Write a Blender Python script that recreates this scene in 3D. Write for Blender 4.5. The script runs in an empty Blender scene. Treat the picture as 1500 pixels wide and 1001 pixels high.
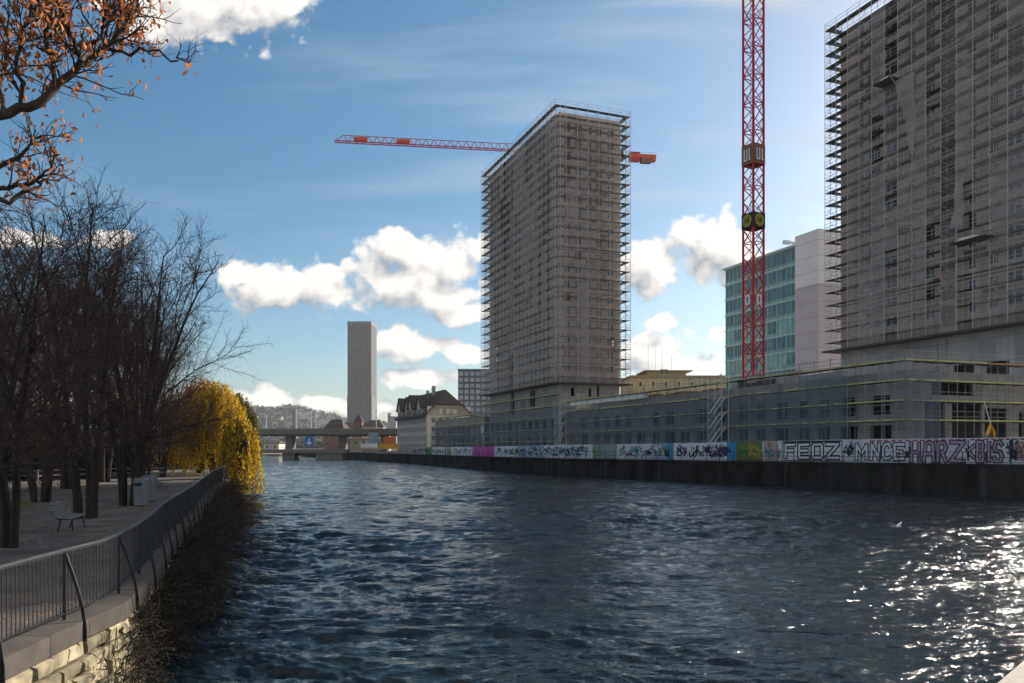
EXPO=0.85; SKYS=0.07; CLD=8.6; WAVE=1.0; WBUMP=1.4
import bpy, math, random
import numpy as np
from mathutils import Vector, Matrix
R = math.radians
rnd = random.Random(11)
nr = np.random.default_rng(5)
scn = bpy.context.scene
col = scn.collection
CAMZ = 4.6; F = 1167.0; HX = 750.0; HY = 654.0

def P(px, py, Y):
    return Vector(((px-HX)/F*Y, Y, CAMZ+(HY-py)/F*Y))

# ---------------------------------------------------------------- mesh helpers
class MB:
    def __init__(s): s.v = []; s.f = []; s.m = []
    def quad(s, a, b, c, d, mi=0):
        n = len(s.v); s.v += [tuple(a), tuple(b), tuple(c), tuple(d)]; s.f.append((n, n+1, n+2, n+3)); s.m.append(mi)
    def hexa(s, p, mi=0):
        n = len(s.v); s.v += [tuple(q) for q in p]
        for f in ((0,3,2,1),(4,5,6,7),(0,1,5,4),(1,2,6,5),(2,3,7,6),(3,0,4,7)):
            s.f.append(tuple(n+i for i in f)); s.m.append(mi)
    def box(s, x0, x1, y0, y1, z0, z1, mi=0):
        s.hexa([(x0,y0,z0),(x1,y0,z0),(x1,y1,z0),(x0,y1,z0),(x0,y0,z1),(x1,y0,z1),(x1,y1,z1),(x0,y1,z1)], mi)
    def bar(s, a, b, w, h=None, mi=0, up=(0,0,1)):
        """rectangular bar from a to b, width w (sideways) height h"""
        h = w if h is None else h
        a = Vector(a); b = Vector(b); d = (b-a)
        if d.length < 1e-6: return
        d.normalize(); u = Vector(up)
        if abs(d.dot(u)) > .98: u = Vector((1,0,0))
        r = d.cross(u).normalized()*w/2; u2 = r.cross(d).normalized()*h/2
        s.hexa([a-r-u2, a+r-u2, b+r-u2, b-r-u2, a-r+u2, a+r+u2, b+r+u2, b-r+u2], mi)
    def tube(s, pts, rad, n=6, mi=0, cap=True):
        pts = [Vector(p) for p in pts]
        if not isinstance(rad, (list, tuple)): rad = [rad]*len(pts)
        base = len(s.v); ref = Vector((0.13,0.27,.95))
        for i, p in enumerate(pts):
            d = (pts[min(i+1,len(pts)-1)]-pts[max(i-1,0)]).normalized()
            a = d.cross(ref)
            if a.length < .1: a = d.cross(Vector((1,0,0)))
            a.normalize(); b = d.cross(a)
            for k in range(n):
                t = 2*math.pi*k/n
                s.v.append(tuple(p+(a*math.cos(t)+b*math.sin(t))*rad[i]))
        for i in range(len(pts)-1):
            for k in range(n):
                s.f.append((base+i*n+k, base+i*n+(k+1)%n, base+(i+1)*n+(k+1)%n, base+(i+1)*n+k)); s.m.append(mi)
        if cap:
            s.f.append(tuple(base+k for k in range(n))[::-1]); s.m.append(mi)
            e = base+(len(pts)-1)*n
            s.f.append(tuple(e+k for k in range(n))); s.m.append(mi)
    def prism(s, poly, z0, z1, mi=0):
        """vertical prism; z0/z1 number or list"""
        n = len(poly); b = len(s.v)
        g = lambda z, i: z[i] if isinstance(z, (list,tuple)) else z
        s.v += [(p[0],p[1],g(z0,i)) for i,p in enumerate(poly)]+[(p[0],p[1],g(z1,i)) for i,p in enumerate(poly)]
        s.f.append(tuple(b+i for i in range(n))[::-1]); s.m.append(mi)
        s.f.append(tuple(b+n+i for i in range(n))); s.m.append(mi)
        for i in range(n):
            j = (i+1)%n
            s.f.append((b+i,b+j,b+n+j,b+n+i)); s.m.append(mi)
    def mesh(s, name, mats, smooth=False):
        me = bpy.data.meshes.new(name); me.from_pydata(s.v, [], s.f)
        for m in (mats if isinstance(mats,(list,tuple)) else [mats]): me.materials.append(m)
        if any(s.m): me.polygons.foreach_set('material_index', s.m)
        if smooth: me.polygons.foreach_set('use_smooth', [True]*len(s.f))
        me.update(); return me
    def build(s, name, mats, parent=None, loc=(0,0,0), rz=0, smooth=False):
        return link(name, s.mesh(name, mats, smooth), parent, loc, rz)

def link(name, me, parent=None, loc=(0,0,0), rz=0):
    o = bpy.data.objects.new(name, me); col.objects.link(o)
    o.location = loc; o.rotation_euler = (0,0,rz)
    if parent is not None: o.parent = parent
    return o

def tag(o, label=None, cat=None, group=None, kind=None):
    if label: o['label'] = label
    if cat: o['category'] = cat
    if group: o['group'] = group
    if kind: o['kind'] = kind
    return o

def thing(name, label, cat, loc=(0,0,0), rz=0, group=None):
    return tag(link(name, None, None, loc, rz), label, cat, group)

def copy_tree(o, parent=None, loc=None, rz=None, sc=None):
    c = o.copy(); col.objects.link(c)
    if parent is not None: c.parent = parent
    if loc is not None: c.location = loc
    if rz is not None: c.rotation_euler = (0,0,rz)
    if sc is not None: c.scale = (sc,sc,sc)
    for ch in list(o.children): copy_tree(ch, c)
    return c

def segs_mesh(name, S, mats, sides=3):
    """S: array n x 8 (p0, p1, r0, r1) -> one mesh of tapered prisms"""
    S = np.asarray(S, dtype=np.float64); n = len(S)
    p0 = S[:,0:3]; p1 = S[:,3:6]; d = p1-p0; d /= np.linalg.norm(d,axis=1)[:,None]+1e-9
    ref = np.where(np.abs(d[:,2:3])>.9, np.array([[1.,0,0]]), np.array([[0,0,1.]]))
    a = np.cross(d, ref); a /= np.linalg.norm(a,axis=1)[:,None]+1e-9; b = np.cross(d,a)
    V = np.empty((n,2*sides,3))
    for k in range(sides):
        t = 2*math.pi*k/sides; o = a*math.cos(t)+b*math.sin(t)
        V[:,k] = p0+o*S[:,6:7]; V[:,sides+k] = p1+o*S[:,7:8]
    base = (np.arange(n)*2*sides)[:,None,None]
    fi = np.array([[k,(k+1)%sides,sides+(k+1)%sides,sides+k] for k in range(sides)])[None]
    return np_mesh(name, V.reshape(-1,3), (base+fi).reshape(-1,4), mats)

def np_mesh(name, V, Q, mats, smooth=False):
    me = bpy.data.meshes.new(name); k = Q.shape[1]
    me.vertices.add(len(V)); me.vertices.foreach_set('co', V.astype(np.float32).ravel())
    me.loops.add(Q.size); me.loops.foreach_set('vertex_index', Q.astype(np.int32).ravel())
    me.polygons.add(len(Q))
    me.polygons.foreach_set('loop_start', np.arange(0,Q.size,k,dtype=np.int32))
    me.polygons.foreach_set('loop_total', np.full(len(Q),k,dtype=np.int32))
    me.polygons.foreach_set('use_smooth', np.full(len(Q), smooth, dtype=bool))
    for m in (mats if isinstance(mats,(list,tuple)) else [mats]): me.materials.append(m)
    me.update(calc_edges=True); return me

def leaves_mesh(name, C, size, mats, flat=0.0, droop=None, aspect=.55, var=.5, up=None):
    """bent two-quad leaves at centres C"""
    C = np.asarray(C, dtype=np.float64); n = len(C)
    d = nr.normal(size=(n,3)); 
    if droop is not None: d = d*.45+np.array(droop)
    d /= np.linalg.norm(d,axis=1)[:,None]
    r = nr.normal(size=(n,3)); r = np.cross(d,r); r /= np.linalg.norm(r,axis=1)[:,None]
    nrm = np.cross(d,r)
    L = size*(1-var/2+nr.random((n,1))*var); W = L*aspect
    V = np.empty((n,6,3))
    bend = nrm*L*.18
    V[:,0] = C-d*L*.5; V[:,1] = C-r*W*.5+bend; V[:,2] = C+d*L*.5; V[:,3] = C+r*W*.5+bend
    V[:,4] = C; V[:,5] = C
    V = V[:,:5]
    base = (np.arange(n)*5)[:,None,None]
    fi = np.array([[0,1,2],[0,2,3]])[None]
    return np_mesh(name, V.reshape(-1,3), (base+fi).reshape(-1,3), mats)

# ---------------------------------------------------------------- materials
def newmat(name):
    m = bpy.data.materials.new(name); m.use_nodes = True
    nt = m.node_tree; nt.nodes.clear()
    out = nt.nodes.new('ShaderNodeOutputMaterial'); b = nt.nodes.new('ShaderNodeBsdfPrincipled')
    nt.links.new(b.outputs[0], out.inputs[0]); return m, nt, b, out

def mat(name, c, rough=.85, var=.2, scale=1.0, stretch=(1,1,1), bump=0.0, bscale=None, metal=0.0, c2=None, island=0.0, spec=.3, trans=0.0, detail=6):
    m, nt, b, out = newmat(name); N = nt.nodes.new; L = nt.links.new
    b.inputs['Roughness'].default_value = rough; b.inputs['Metallic'].default_value = metal
    b.inputs['Specular IOR Level'].default_value = spec
    tc = N('ShaderNodeTexCoord'); mp = N('ShaderNodeMapping'); mp.inputs['Scale'].default_value = stretch
    L(tc.outputs['Object'], mp.inputs[0])
    nz = N('ShaderNodeTexNoise'); nz.inputs['Scale'].default_value = scale; nz.inputs['Detail'].default_value = detail
    nz.inputs['Roughness'].default_value = .6
    L(mp.outputs[0], nz.inputs[0])
    mr = N('ShaderNodeMapRange'); mr.inputs[1].default_value = .3; mr.inputs[2].default_value = .7
    L(nz.outputs[0], mr.inputs[0])
    mx = N('ShaderNodeMix'); mx.data_type = 'RGBA'
    ca = [max(0,x*(1-var)) for x in c]; cb = [min(1,x*(1+var)) for x in (c2 or c)]
    mx.inputs[6].default_value = (*ca,1); mx.inputs[7].default_value = (*cb,1)
    L(mr.outputs[0], mx.inputs[0])
    cout = mx.outputs[2]
    if island:
        g = N('ShaderNodeNewGeometry'); h = N('ShaderNodeHueSaturation')
        mr2 = N('ShaderNodeMapRange'); mr2.inputs[3].default_value = 1-island; mr2.inputs[4].default_value = 1+island
        L(g.outputs['Random Per Island'], mr2.inputs[0]); L(mr2.outputs[0], h.inputs['Value']); L(cout, h.inputs['Color']); cout = h.outputs[0]
    L(cout, b.inputs['Base Color'])
    if bump:
        n2 = N('ShaderNodeTexNoise'); n2.inputs['Scale'].default_value = bscale or scale*4; n2.inputs['Detail'].default_value = 5
        L(mp.outputs[0], n2.inputs[0]); bp = N('ShaderNodeBump'); bp.inputs['Strength'].default_value = bump
        L(n2.outputs[0], bp.inputs['Height']); L(bp.outputs[0], b.inputs['Normal'])
    if trans:
        t = N('ShaderNodeBsdfTranslucent'); L(cout, t.inputs[0]); s = N('ShaderNodeMixShader'); s.inputs[0].default_value = trans
        L(b.outputs[0], s.inputs[1]); L(t.outputs[0], s.inputs[2]); L(s.outputs[0], out.inputs[0])
    return m

def mat_net(name, c, op=.5, var=.16, sc=.12):
    m, nt, b, out = newmat(name); N = nt.nodes.new; L = nt.links.new; nt.nodes.remove(b)
    df = N('ShaderNodeBsdfDiffuse'); df.inputs[0].default_value = (*c,1)
    tl = N('ShaderNodeBsdfTranslucent'); tl.inputs[0].default_value = (*c,1)
    m1 = N('ShaderNodeMixShader'); m1.inputs[0].default_value = .4
    L(df.outputs[0], m1.inputs[1]); L(tl.outputs[0], m1.inputs[2])
    tr = N('ShaderNodeBsdfTransparent'); m2 = N('ShaderNodeMixShader')
    tc = N('ShaderNodeTexCoord'); mp = N('ShaderNodeMapping'); mp.inputs['Scale'].default_value = (1,1,2.5)
    L(tc.outputs['Object'], mp.inputs[0]); nz = N('ShaderNodeTexNoise'); nz.inputs['Scale'].default_value = sc; nz.inputs['Detail'].default_value = 7
    nz.inputs['Roughness'].default_value = .7
    L(mp.outputs[0], nz.inputs[0])
    mr = N('ShaderNodeMapRange'); mr.inputs[1].default_value = .3; mr.inputs[2].default_value = .7; mr.inputs[3].default_value = op-var; mr.inputs[4].default_value = op+var
    L(nz.outputs[0], mr.inputs[0]); L(mr.outputs[0], m2.inputs[0]); L(tr.outputs[0], m2.inputs[1]); L(m1.outputs[0], m2.inputs[2]); L(m2.outputs[0], out.inputs[0])
    return m

def mat_concrete(name, c, var=.2, band=3.0, bandamt=.12, warm=None):
    """cast concrete: cloudy tone, vertical stains, pour joints"""
    m, nt, b, out = newmat(name); N = nt.nodes.new; L = nt.links.new
    b.inputs['Roughness'].default_value = .9; b.inputs['Specular IOR Level'].default_value = .2
    tc = N('ShaderNodeTexCoord')
    def noise(st, sc, det=6):
        mp = N('ShaderNodeMapping'); mp.inputs['Scale'].default_value = st; L(tc.outputs['Object'], mp.inputs[0])
        nz = N('ShaderNodeTexNoise'); nz.inputs['Scale'].default_value = sc; nz.inputs['Detail'].default_value = det; L(mp.outputs[0], nz.inputs[0]); return nz.outputs[0]
    def math_(op, a, bb, cl=False):
        x = N('ShaderNodeMath'); x.operation = op; x.use_clamp = cl
        for i, v in ((0,a),(1,bb)):
            if isinstance(v,(int,float)): x.inputs[i].default_value = v
            else: L(v, x.inputs[i])
        return x.outputs[0]
    n1 = noise((1,1,1), .35); n2 = noise((1,1,.06), 1.6); n3 = noise((1,1,1), 5)
    v = math_('ADD', math_('MULTIPLY', n1, .5), math_('MULTIPLY', n2, .5))
    v = math_('ADD', v, math_('MULTIPLY', n3, .25))
    mr = N('ShaderNodeMapRange'); mr.inputs[1].default_value = .42; mr.inputs[2].default_value = .85
    mr.inputs[3].default_value = 1-var*1.4; mr.inputs[4].default_value = 1+var; L(v, mr.inputs[0])
    sx = N('ShaderNodeSeparateXYZ'); L(tc.outputs['Object'], sx.inputs[0])
    fz = math_('FRACT', math_('DIVIDE', sx.outputs[2], band), 0)
    jn = math_('LESS_THAN', fz, .025)
    val = math_('MULTIPLY', mr.outputs[0], math_('SUBTRACT', 1.0, math_('MULTIPLY', jn, .4)))
    # alternate panels of slightly different tone
    cb = N('ShaderNodeTexWhiteNoise'); cb.noise_dimensions = '3D'
    sn = N('ShaderNodeVectorMath'); sn.operation = 'SNAP'; sn.inputs[1].default_value = (2.6,2.6,band); L(tc.outputs['Object'], sn.inputs[0]); L(sn.outputs[0], cb.inputs[0])
    val = math_('MULTIPLY', val, math_('ADD', 1-bandamt, math_('MULTIPLY', cb.outputs[0], bandamt*2)))
    h = N('ShaderNodeHueSaturation'); 
    mx = N('ShaderNodeMix'); mx.data_type = 'RGBA'; mx.inputs[6].default_value = (*c,1); mx.inputs[7].default_value = (*(warm or c),1); L(n1, mx.inputs[0])
    L(mx.outputs[2], h.inputs['Color']); L(val, h.inputs['Value']); L(h.outputs[0], b.inputs['Base Color'])
    bp = N('ShaderNodeBump'); bp.inputs['Strength'].default_value = .25; L(n3, bp.inputs['Height']); L(bp.outputs[0], b.inputs['Normal'])
    return m

def mat_glass(name, c=(.03,.04,.05), rough=.08, spec=.6, var=.3):
    m = mat(name, c, rough=rough, var=var, scale=.4, spec=spec, bump=.02, bscale=.8); return m

M = {}
M['conc'] = mat_concrete('concrete_warm', (.47,.39,.335), warm=(.52,.40,.325))
M['conc_grey'] = mat_concrete('concrete_grey', (.27,.275,.28), band=2.7)
M['conc_pod'] = mat_concrete('concrete_podium', (.33,.315,.30), band=3.2, warm=(.38,.335,.29))
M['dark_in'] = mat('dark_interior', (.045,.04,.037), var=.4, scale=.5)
M['slab'] = mat('slab_edge', (.15,.14,.13), var=.3)
M['brick'] = mat('raw_brick', (.20,.105,.07), var=.35, scale=1.2, bump=.2)
M['white_frame'] = mat('white_window_frame', (.62,.63,.64), rough=.5, var=.08)
M['glass'] = mat_glass('window_glass', (.05,.062,.07))
M['galv'] = mat('galvanised_steel', (.58,.57,.56), rough=.5, var=.2, metal=.3, scale=4)
M['galv_dark'] = mat('weathered_tube', (.26,.26,.27), rough=.5, var=.3, metal=.3, scale=4)
M['deck'] = mat('scaffold_planks', (.075,.065,.055), var=.35, scale=1.5, stretch=(3,1,1))
M['yellow'] = mat('yellow_toe_board', (.40,.38,.13), var=.3, scale=.7, c2=(.46,.45,.2))
M['orange_board'] = mat('orange_toe_board', (.42,.20,.08), var=.25, scale=.7)
M['net'] = mat_net('debris_netting', (.63,.555,.515), .27, .09)
M['net_blue'] = mat_net('grey_blue_netting', (.19,.245,.31), .42, .12, .3)
M['net_b'] = mat_net('debris_netting_thin', (.58,.50,.455), .18, .07, .3)
M['net_c'] = mat_net('debris_netting_folded', (.68,.61,.57), .38, .12, .5)
M['net_dense'] = mat_net('dense_white_netting', (.52,.49,.47), .62, .12)
M['white_sheet'] = mat('white_sheeting', (.75,.72,.66), var=.12, scale=2, bump=.4)
M['red'] = mat('red_crane_paint', (.44,.016,.03), rough=.45, var=.2, scale=3)
M['orange'] = mat('orange_paint', (.58,.09,.025), rough=.5, var=.1)
M['black'] = mat('black_paint', (.02,.02,.022), rough=.5, var=.2)
M['board_yellow'] = mat('board_yellow', (.34,.28,.05), var=.1)
M['board_tan'] = mat('board_tan', (.26,.14,.07), var=.2)
M['white'] = mat('white_paint', (.70,.70,.70), var=.06)
M['bark'] = mat('dark_bark', (.030,.024,.020), var=.4, scale=6, stretch=(1,1,.2), bump=.6)
M['twig'] = mat('bare_twigs', (.066,.043,.036), var=.3, scale=.3)
M['twig_far'] = mat('bare_twigs_ruddy', (.078,.044,.035), var=.3, scale=.3)
M['oakbark'] = mat('oak_bark', (.05,.036,.028), var=.4, scale=8, bump=.5)
M['oakleaf'] = mat('dry_oak_leaves', (.38,.115,.03), var=.35, island=.55, trans=.42, c2=(.46,.20,.08))
M['willow'] = mat('golden_willow_leaves', (.66,.50,.03), var=.25, island=.45, trans=.5, scale=.35, c2=(.58,.37,.03))
M['willow2'] = mat('olive_willow_leaves', (.20,.17,.05), var=.3, island=.4, trans=.4)
M['orangeleaf'] = mat('amber_tree_leaves', (.50,.24,.04), var=.35, island=.5, trans=.45)
M['ivy'] = mat('sparse_wall_leaves', (.045,.043,.018), var=.4, island=.6, trans=.25, c2=(.09,.065,.03))
M['hedge'] = mat('dark_hedge_leaves', (.022,.032,.014), var=.4, island=.5, trans=.15)
M['far_tree'] = mat('far_trees', (.045,.048,.028), var=.6, scale=.03, island=.5, c2=(.085,.065,.035))
M['sand'] = mat('wall_sandstone', (.17,.15,.105), var=.6, scale=2.6, island=.45, bump=1.0, bscale=14, c2=(.27,.225,.14))
M['mortar'] = mat('mortar_backing', (.06,.052,.04), var=.3, scale=4, bump=.5)
M['coping'] = mat('brown_coping', (.075,.062,.052), var=.25, scale=2.5, bump=.3, bscale=25, island=.12)
M['rail'] = mat('dark_steel_rail', (.030,.032,.036), rough=.42, var=.3, scale=5, metal=.3, spec=.5)
M['railtop'] = mat('worn_handrail', (.16,.165,.17), rough=.38, var=.2, metal=.6, scale=3)
M['wood'] = mat('weathered_slats', (.17,.165,.16), var=.3, scale=3, stretch=(1,6,6), bump=.2)
M['asphalt'] = mat('park_path_gravel', (.115,.10,.085), var=.5, scale=.6, bump=.5, bscale=30)
M['grass'] = mat('lawn_grass', (.075,.095,.022), var=.5, scale=1.1, bump=.5, bscale=20, c2=(.11,.10,.03))
M['ground'] = mat('bare_ground', (.15,.13,.11), var=.4, scale=.05, bump=.1)
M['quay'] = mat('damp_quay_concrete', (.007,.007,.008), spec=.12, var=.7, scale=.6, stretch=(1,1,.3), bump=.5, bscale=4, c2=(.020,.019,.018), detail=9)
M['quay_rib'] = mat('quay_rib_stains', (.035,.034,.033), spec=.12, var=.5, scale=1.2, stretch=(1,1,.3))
M['bin'] = mat('grey_bin_metal', (.16,.18,.195), rough=.45, var=.15, metal=.3)
M['plaster'] = mat('cream_plaster', (.58,.53,.43), var=.12, scale=.4)
M['plaster_white'] = mat('pale_plaster', (.36,.34,.31), var=.15, scale=.5, bump=.1)
M['rooftile'] = mat('brown_roof_tiles', (.060,.040,.033), var=.35, scale=1.2, bump=.3, bscale=6)
M['silo'] = mat_concrete('silo_concrete', (.185,.178,.172), band=6.5, bandamt=.05, var=.1)
M['slate'] = mat('dark_cladding', (.075,.085,.10), var=.1, scale=.2)
M['grid_glass'] = mat_glass('office_glass', (.22,.28,.32), rough=.1)
M['beige'] = mat('beige_render', (.50,.39,.24), var=.12, scale=.3)
M['beige_roof'] = mat('flat_roof_edge', (.32,.24,.15), var=.15)
M['teal'] = mat('teal_glass_cladding', (.17,.42,.44), rough=.18, var=.25, scale=.25, spec=.6)
M['teal_dark'] = mat_glass('teal_window_glass', (.03,.16,.24), rough=.08)
M['teal_rib'] = mat('pale_green_ribs', (.42,.58,.56), rough=.5, var=.1)
M['panel_white'] = mat('white_wall_panels', (.80,.76,.76), var=.06, scale=.4)
M['panel_mauve'] = mat('mauve_grey_wall_panels', (.56,.50,.52), var=.06, scale=.4)
M['bridge'] = mat_concrete('bridge_concrete', (.17,.155,.135), band=4, bandamt=.03, var=.15)
M['stone'] = mat('parapet_granite', (.40,.36,.30), var=.2, scale=30, bump=.3, bscale=60, detail=9)
M['hill'] = mat('wooded_hill', (.034,.036,.028), var=.6, scale=.012, c2=(.06,.05,.035), bump=1, bscale=.05, detail=9)
M['bird'] = mat('gull_plumage', (.72,.72,.72), var=.05)
M['skin_red'] = mat('dark_red_cloth', (.25,.03,.03))
# ---------------------------------------------------------------- camera, light, sky
cam = bpy.data.cameras.new('camera'); co = bpy.data.objects.new('camera', cam); col.objects.link(co); scn.camera = co
co.location = (0,0,CAMZ); co.rotation_euler = (R(90),0,0)
cam.sensor_width = 36; cam.lens = 36*F/1500; cam.shift_y = (HY-500.5)/1500; cam.clip_start = .1; cam.clip_end = 20000
SUN_AZ, SUN_EL = 47.0, 24.5
sd = Vector((math.sin(R(SUN_AZ))*math.cos(R(SUN_EL)), math.cos(R(SUN_AZ))*math.cos(R(SUN_EL)), math.sin(R(SUN_EL))))
sl = bpy.data.lights.new('sun','SUN'); sl.energy = 4.6; sl.angle = R(.53); sl.color = (1,.93,.83)
so = bpy.data.objects.new('sun', sl); col.objects.link(so); so.rotation_euler = sd.to_track_quat('Z','Y').to_euler()
so.location = (60,60,120)
scn.view_settings.view_transform = 'Standard'; scn.view_settings.look = 'None'
scn.view_settings.exposure = EXPO
scn.view_settings.gamma = 1
cy = scn.cycles
cy.max_bounces = 8; cy.transparent_max_bounces = 40; cy.diffuse_bounces = 3; cy.glossy_bounces = 3; cy.transmission_bounces = 4; cy.volume_bounces = 0
cy.use_denoising = True; cy.use_adaptive_sampling = True; cy.adaptive_threshold = .015; cy.adaptive_min_samples = 24
cy.sample_clamp_indirect = 4.0

w = bpy.data.worlds.new('World'); scn.world = w; w.use_nodes = True
nt = w.node_tree; nt.nodes.clear(); N = nt.nodes.new; L = nt.links.new
wo = N('ShaderNodeOutputWorld'); bg = N('ShaderNodeBackground'); bg.inputs[1].default_value = SKYS; L(bg.outputs[0], wo.inputs[0])
sky = N('ShaderNodeTexSky'); sky.sky_type = 'NISHITA'; sky.sun_disc = False
sky.sun_elevation = R(SUN_EL); sky.sun_rotation = R(SUN_AZ); sky.altitude = 400; sky.air_density = 1.0; sky.dust_density = 1.5; sky.ozone_density = 2.2

def mnode(t, op, a, b=None, cl=False):
    x = t.nodes.new('ShaderNodeMath'); x.operation = op; x.use_clamp = cl
    for i, v in ((0,a),(1,b)):
        if v is None: continue
        if isinstance(v,(int,float)): x.inputs[i].default_value = v
        else: t.links.new(v, x.inputs[i])
    return x.outputs[0]
# a field of cumulus: soft bodies in direction space broken up by billowing noise
g = bpy.data.node_groups.new('cloud_field','ShaderNodeTree')
g.interface.new_socket('UV', in_out='INPUT', socket_type='NodeSocketVector')
g.interface.new_socket('F', in_out='OUTPUT', socket_type='NodeSocketFloat')
gi = g.nodes.new('NodeGroupInput'); go = g.nodes.new('NodeGroupOutput')
CL = [(300,10,150,62),(395,-5,75,40),(232,38,60,42),
 (405,425,100,42),(345,402,50,26),(465,418,66,36),(600,405,108,58),(550,395,60,40),(660,380,75,45),(590,360,60,32),(640,432,90,24),
 (690,460,45,22),(610,510,85,28),(585,492,36,22),(670,520,60,22),(600,556,60,14),(668,556,50,12),(400,582,62,17),(470,588,50,12),(540,595,60,10),
 (948,388,58,56),(1045,368,80,58),(1010,345,46,30),(1085,400,60,48),(960,518,62,40),(1000,540,60,28),(1060,490,18,12),(970,478,28,14),
 (160,350,60,16),(40,352,80,18),(1290,420,120,36),(1500,300,180,60),
 (-300,330,240,70),(-700,150,300,120),(1900,420,260,60),(120,585,90,16)]
prev = None
# small warp so the bodies are not ellipses
wn = g.nodes.new('ShaderNodeTexNoise'); wn.inputs['Scale'].default_value = 14; wn.inputs['Detail'].default_value = 3; g.links.new(gi.outputs[0], wn.inputs[0])
ws = g.nodes.new('ShaderNodeVectorMath'); ws.operation = 'SUBTRACT'; g.links.new(wn.outputs[1], ws.inputs[0]); ws.inputs[1].default_value = (.5,.5,.5)
wm = g.nodes.new('ShaderNodeVectorMath'); wm.operation = 'MULTIPLY_ADD'; g.links.new(ws.outputs[0], wm.inputs[0]); wm.inputs[1].default_value = (.05,.035,0); g.links.new(gi.outputs[0], wm.inputs[2])
for (px,py,rx,ry) in CL:
    a = g.nodes.new('ShaderNodeVectorMath'); a.operation = 'SUBTRACT'; g.links.new(wm.outputs[0], a.inputs[0]); a.inputs[1].default_value = ((px-HX)/F, (HY-py)/F, 0)
    b = g.nodes.new('ShaderNodeVectorMath'); b.operation = 'MULTIPLY'; g.links.new(a.outputs[0], b.inputs[0]); b.inputs[1].default_value = (F/rx*.86, F/ry*.86, 0)
    c = g.nodes.new('ShaderNodeVectorMath'); c.operation = 'LENGTH'; g.links.new(b.outputs[0], c.inputs[0])
    e = mnode(g, 'SUBTRACT', 1.0, c.outputs['Value'])
    if prev is None: prev = e
    else:
        x = g.nodes.new('ShaderNodeMath'); x.operation = 'SMOOTH_MAX'; g.links.new(prev, x.inputs[0]); g.links.new(e, x.inputs[1]); x.inputs[2].default_value = .12; prev = x.outputs[0]
n1 = g.nodes.new('ShaderNodeTexNoise'); n1.inputs['Scale'].default_value = 20; n1.inputs['Detail'].default_value = 9; n1.inputs['Roughness'].default_value = .58; g.links.new(gi.outputs[0], n1.inputs[0])
vz = g.nodes.new('ShaderNodeTexVoronoi'); vz.feature = 'SMOOTH_F1'; vz.inputs['Scale'].default_value = 30; vz.inputs['Smoothness'].default_value = .6
if 'Detail' in vz.inputs: vz.inputs['Detail'].default_value = 2
g.links.new(wm.outputs[0], vz.inputs[0])
f = mnode(g,'ADD', prev, mnode(g,'MULTIPLY', mnode(g,'SUBTRACT', n1.outputs[0], .5), 1.7))
f = mnode(g,'ADD', f, mnode(g,'MULTIPLY', mnode(g,'SUBTRACT', .42, vz.outputs['Distance']), .55))
g.links.new(f, go.inputs[0])

tc = N('ShaderNodeTexCoord'); sx = N('ShaderNodeSeparateXYZ'); L(tc.outputs['Generated'], sx.inputs[0])
yy = mnode(nt,'MAXIMUM', sx.outputs[1], .03)
u = mnode(nt,'DIVIDE', sx.outputs[0], yy); v = mnode(nt,'DIVIDE', sx.outputs[2], yy)
cb = N('ShaderNodeCombineXYZ'); L(u, cb.inputs[0]); L(v, cb.inputs[1])
g1 = N('ShaderNodeGroup'); g1.node_tree = g; L(cb.outputs[0], g1.inputs[0])
off = N('ShaderNodeVectorMath'); off.operation = 'ADD'; L(cb.outputs[0], off.inputs[0]); off.inputs[1].default_value = (.016,.026,0)
g2 = N('ShaderNodeGroup'); g2.node_tree = g; L(off.outputs[0], g2.inputs[0])
al = N('ShaderNodeMapRange'); al.interpolation_type = 'SMOOTHSTEP'; L(g1.outputs[0], al.inputs[0]); al.inputs[1].default_value = -.10; al.inputs[2].default_value = .26
sh = mnode(nt,'ADD', mnode(nt,'MULTIPLY', mnode(nt,'SUBTRACT', g1.outputs[0], g2.outputs[0]), 1.15), .63, True)
# thick middles seen against the light are greyer than the thin rims
th = N('ShaderNodeMapRange'); L(g1.outputs[0], th.inputs[0]); th.inputs[1].default_value = .3; th.inputs[2].default_value = 1.5; th.inputs[3].default_value = 0; th.inputs[4].default_value = .22
sh = mnode(nt,'SUBTRACT', sh, th.outputs[0], True)
cc = N('ShaderNodeMix'); cc.data_type = 'RGBA'; L(sh, cc.inputs[0])
cc.inputs[6].default_value = (CLD*.36,CLD*.395,CLD*.44,1); cc.inputs[7].default_value = (CLD*1.06,CLD*1.0,CLD*.93,1)
# cirrus veil, stronger to the right and high up
mp = N('ShaderNodeMapping'); mp.inputs['Scale'].default_value = (1.2,7.5,1); mp.inputs['Rotation'].default_value = (0,0,R(9)); L(cb.outputs[0], mp.inputs[0])
cn = N('ShaderNodeTexNoise'); cn.inputs['Scale'].default_value = 1.6; cn.inputs['Detail'].default_value = 8; cn.inputs['Roughness'].default_value = .52; cn.inputs['Distortion'].default_value = .35; L(mp.outputs[0], cn.inputs[0])
cr = N('ShaderNodeMapRange'); cr.interpolation_type='SMOOTHSTEP'; L(cn.outputs[0], cr.inputs[0]); cr.inputs[1].default_value = .45; cr.inputs[2].default_value = .8
cw = N('ShaderNodeMapRange'); L(u, cw.inputs[0]); cw.inputs[1].default_value = -.45; cw.inputs[2].default_value = .4; cw.inputs[3].default_value = .14; cw.inputs[4].default_value = 1.0
ci = mnode(nt,'MULTIPLY', cr.outputs[0], cw.outputs[0])
front = mnode(nt,'GREATER_THAN', sx.outputs[1], .04)
up = N('ShaderNodeMapRange'); L(v, up.inputs[0]); up.inputs[1].default_value = .0; up.inputs[2].default_value = .02
fa = mnode(nt,'MULTIPLY', front, up.outputs[0])
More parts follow.
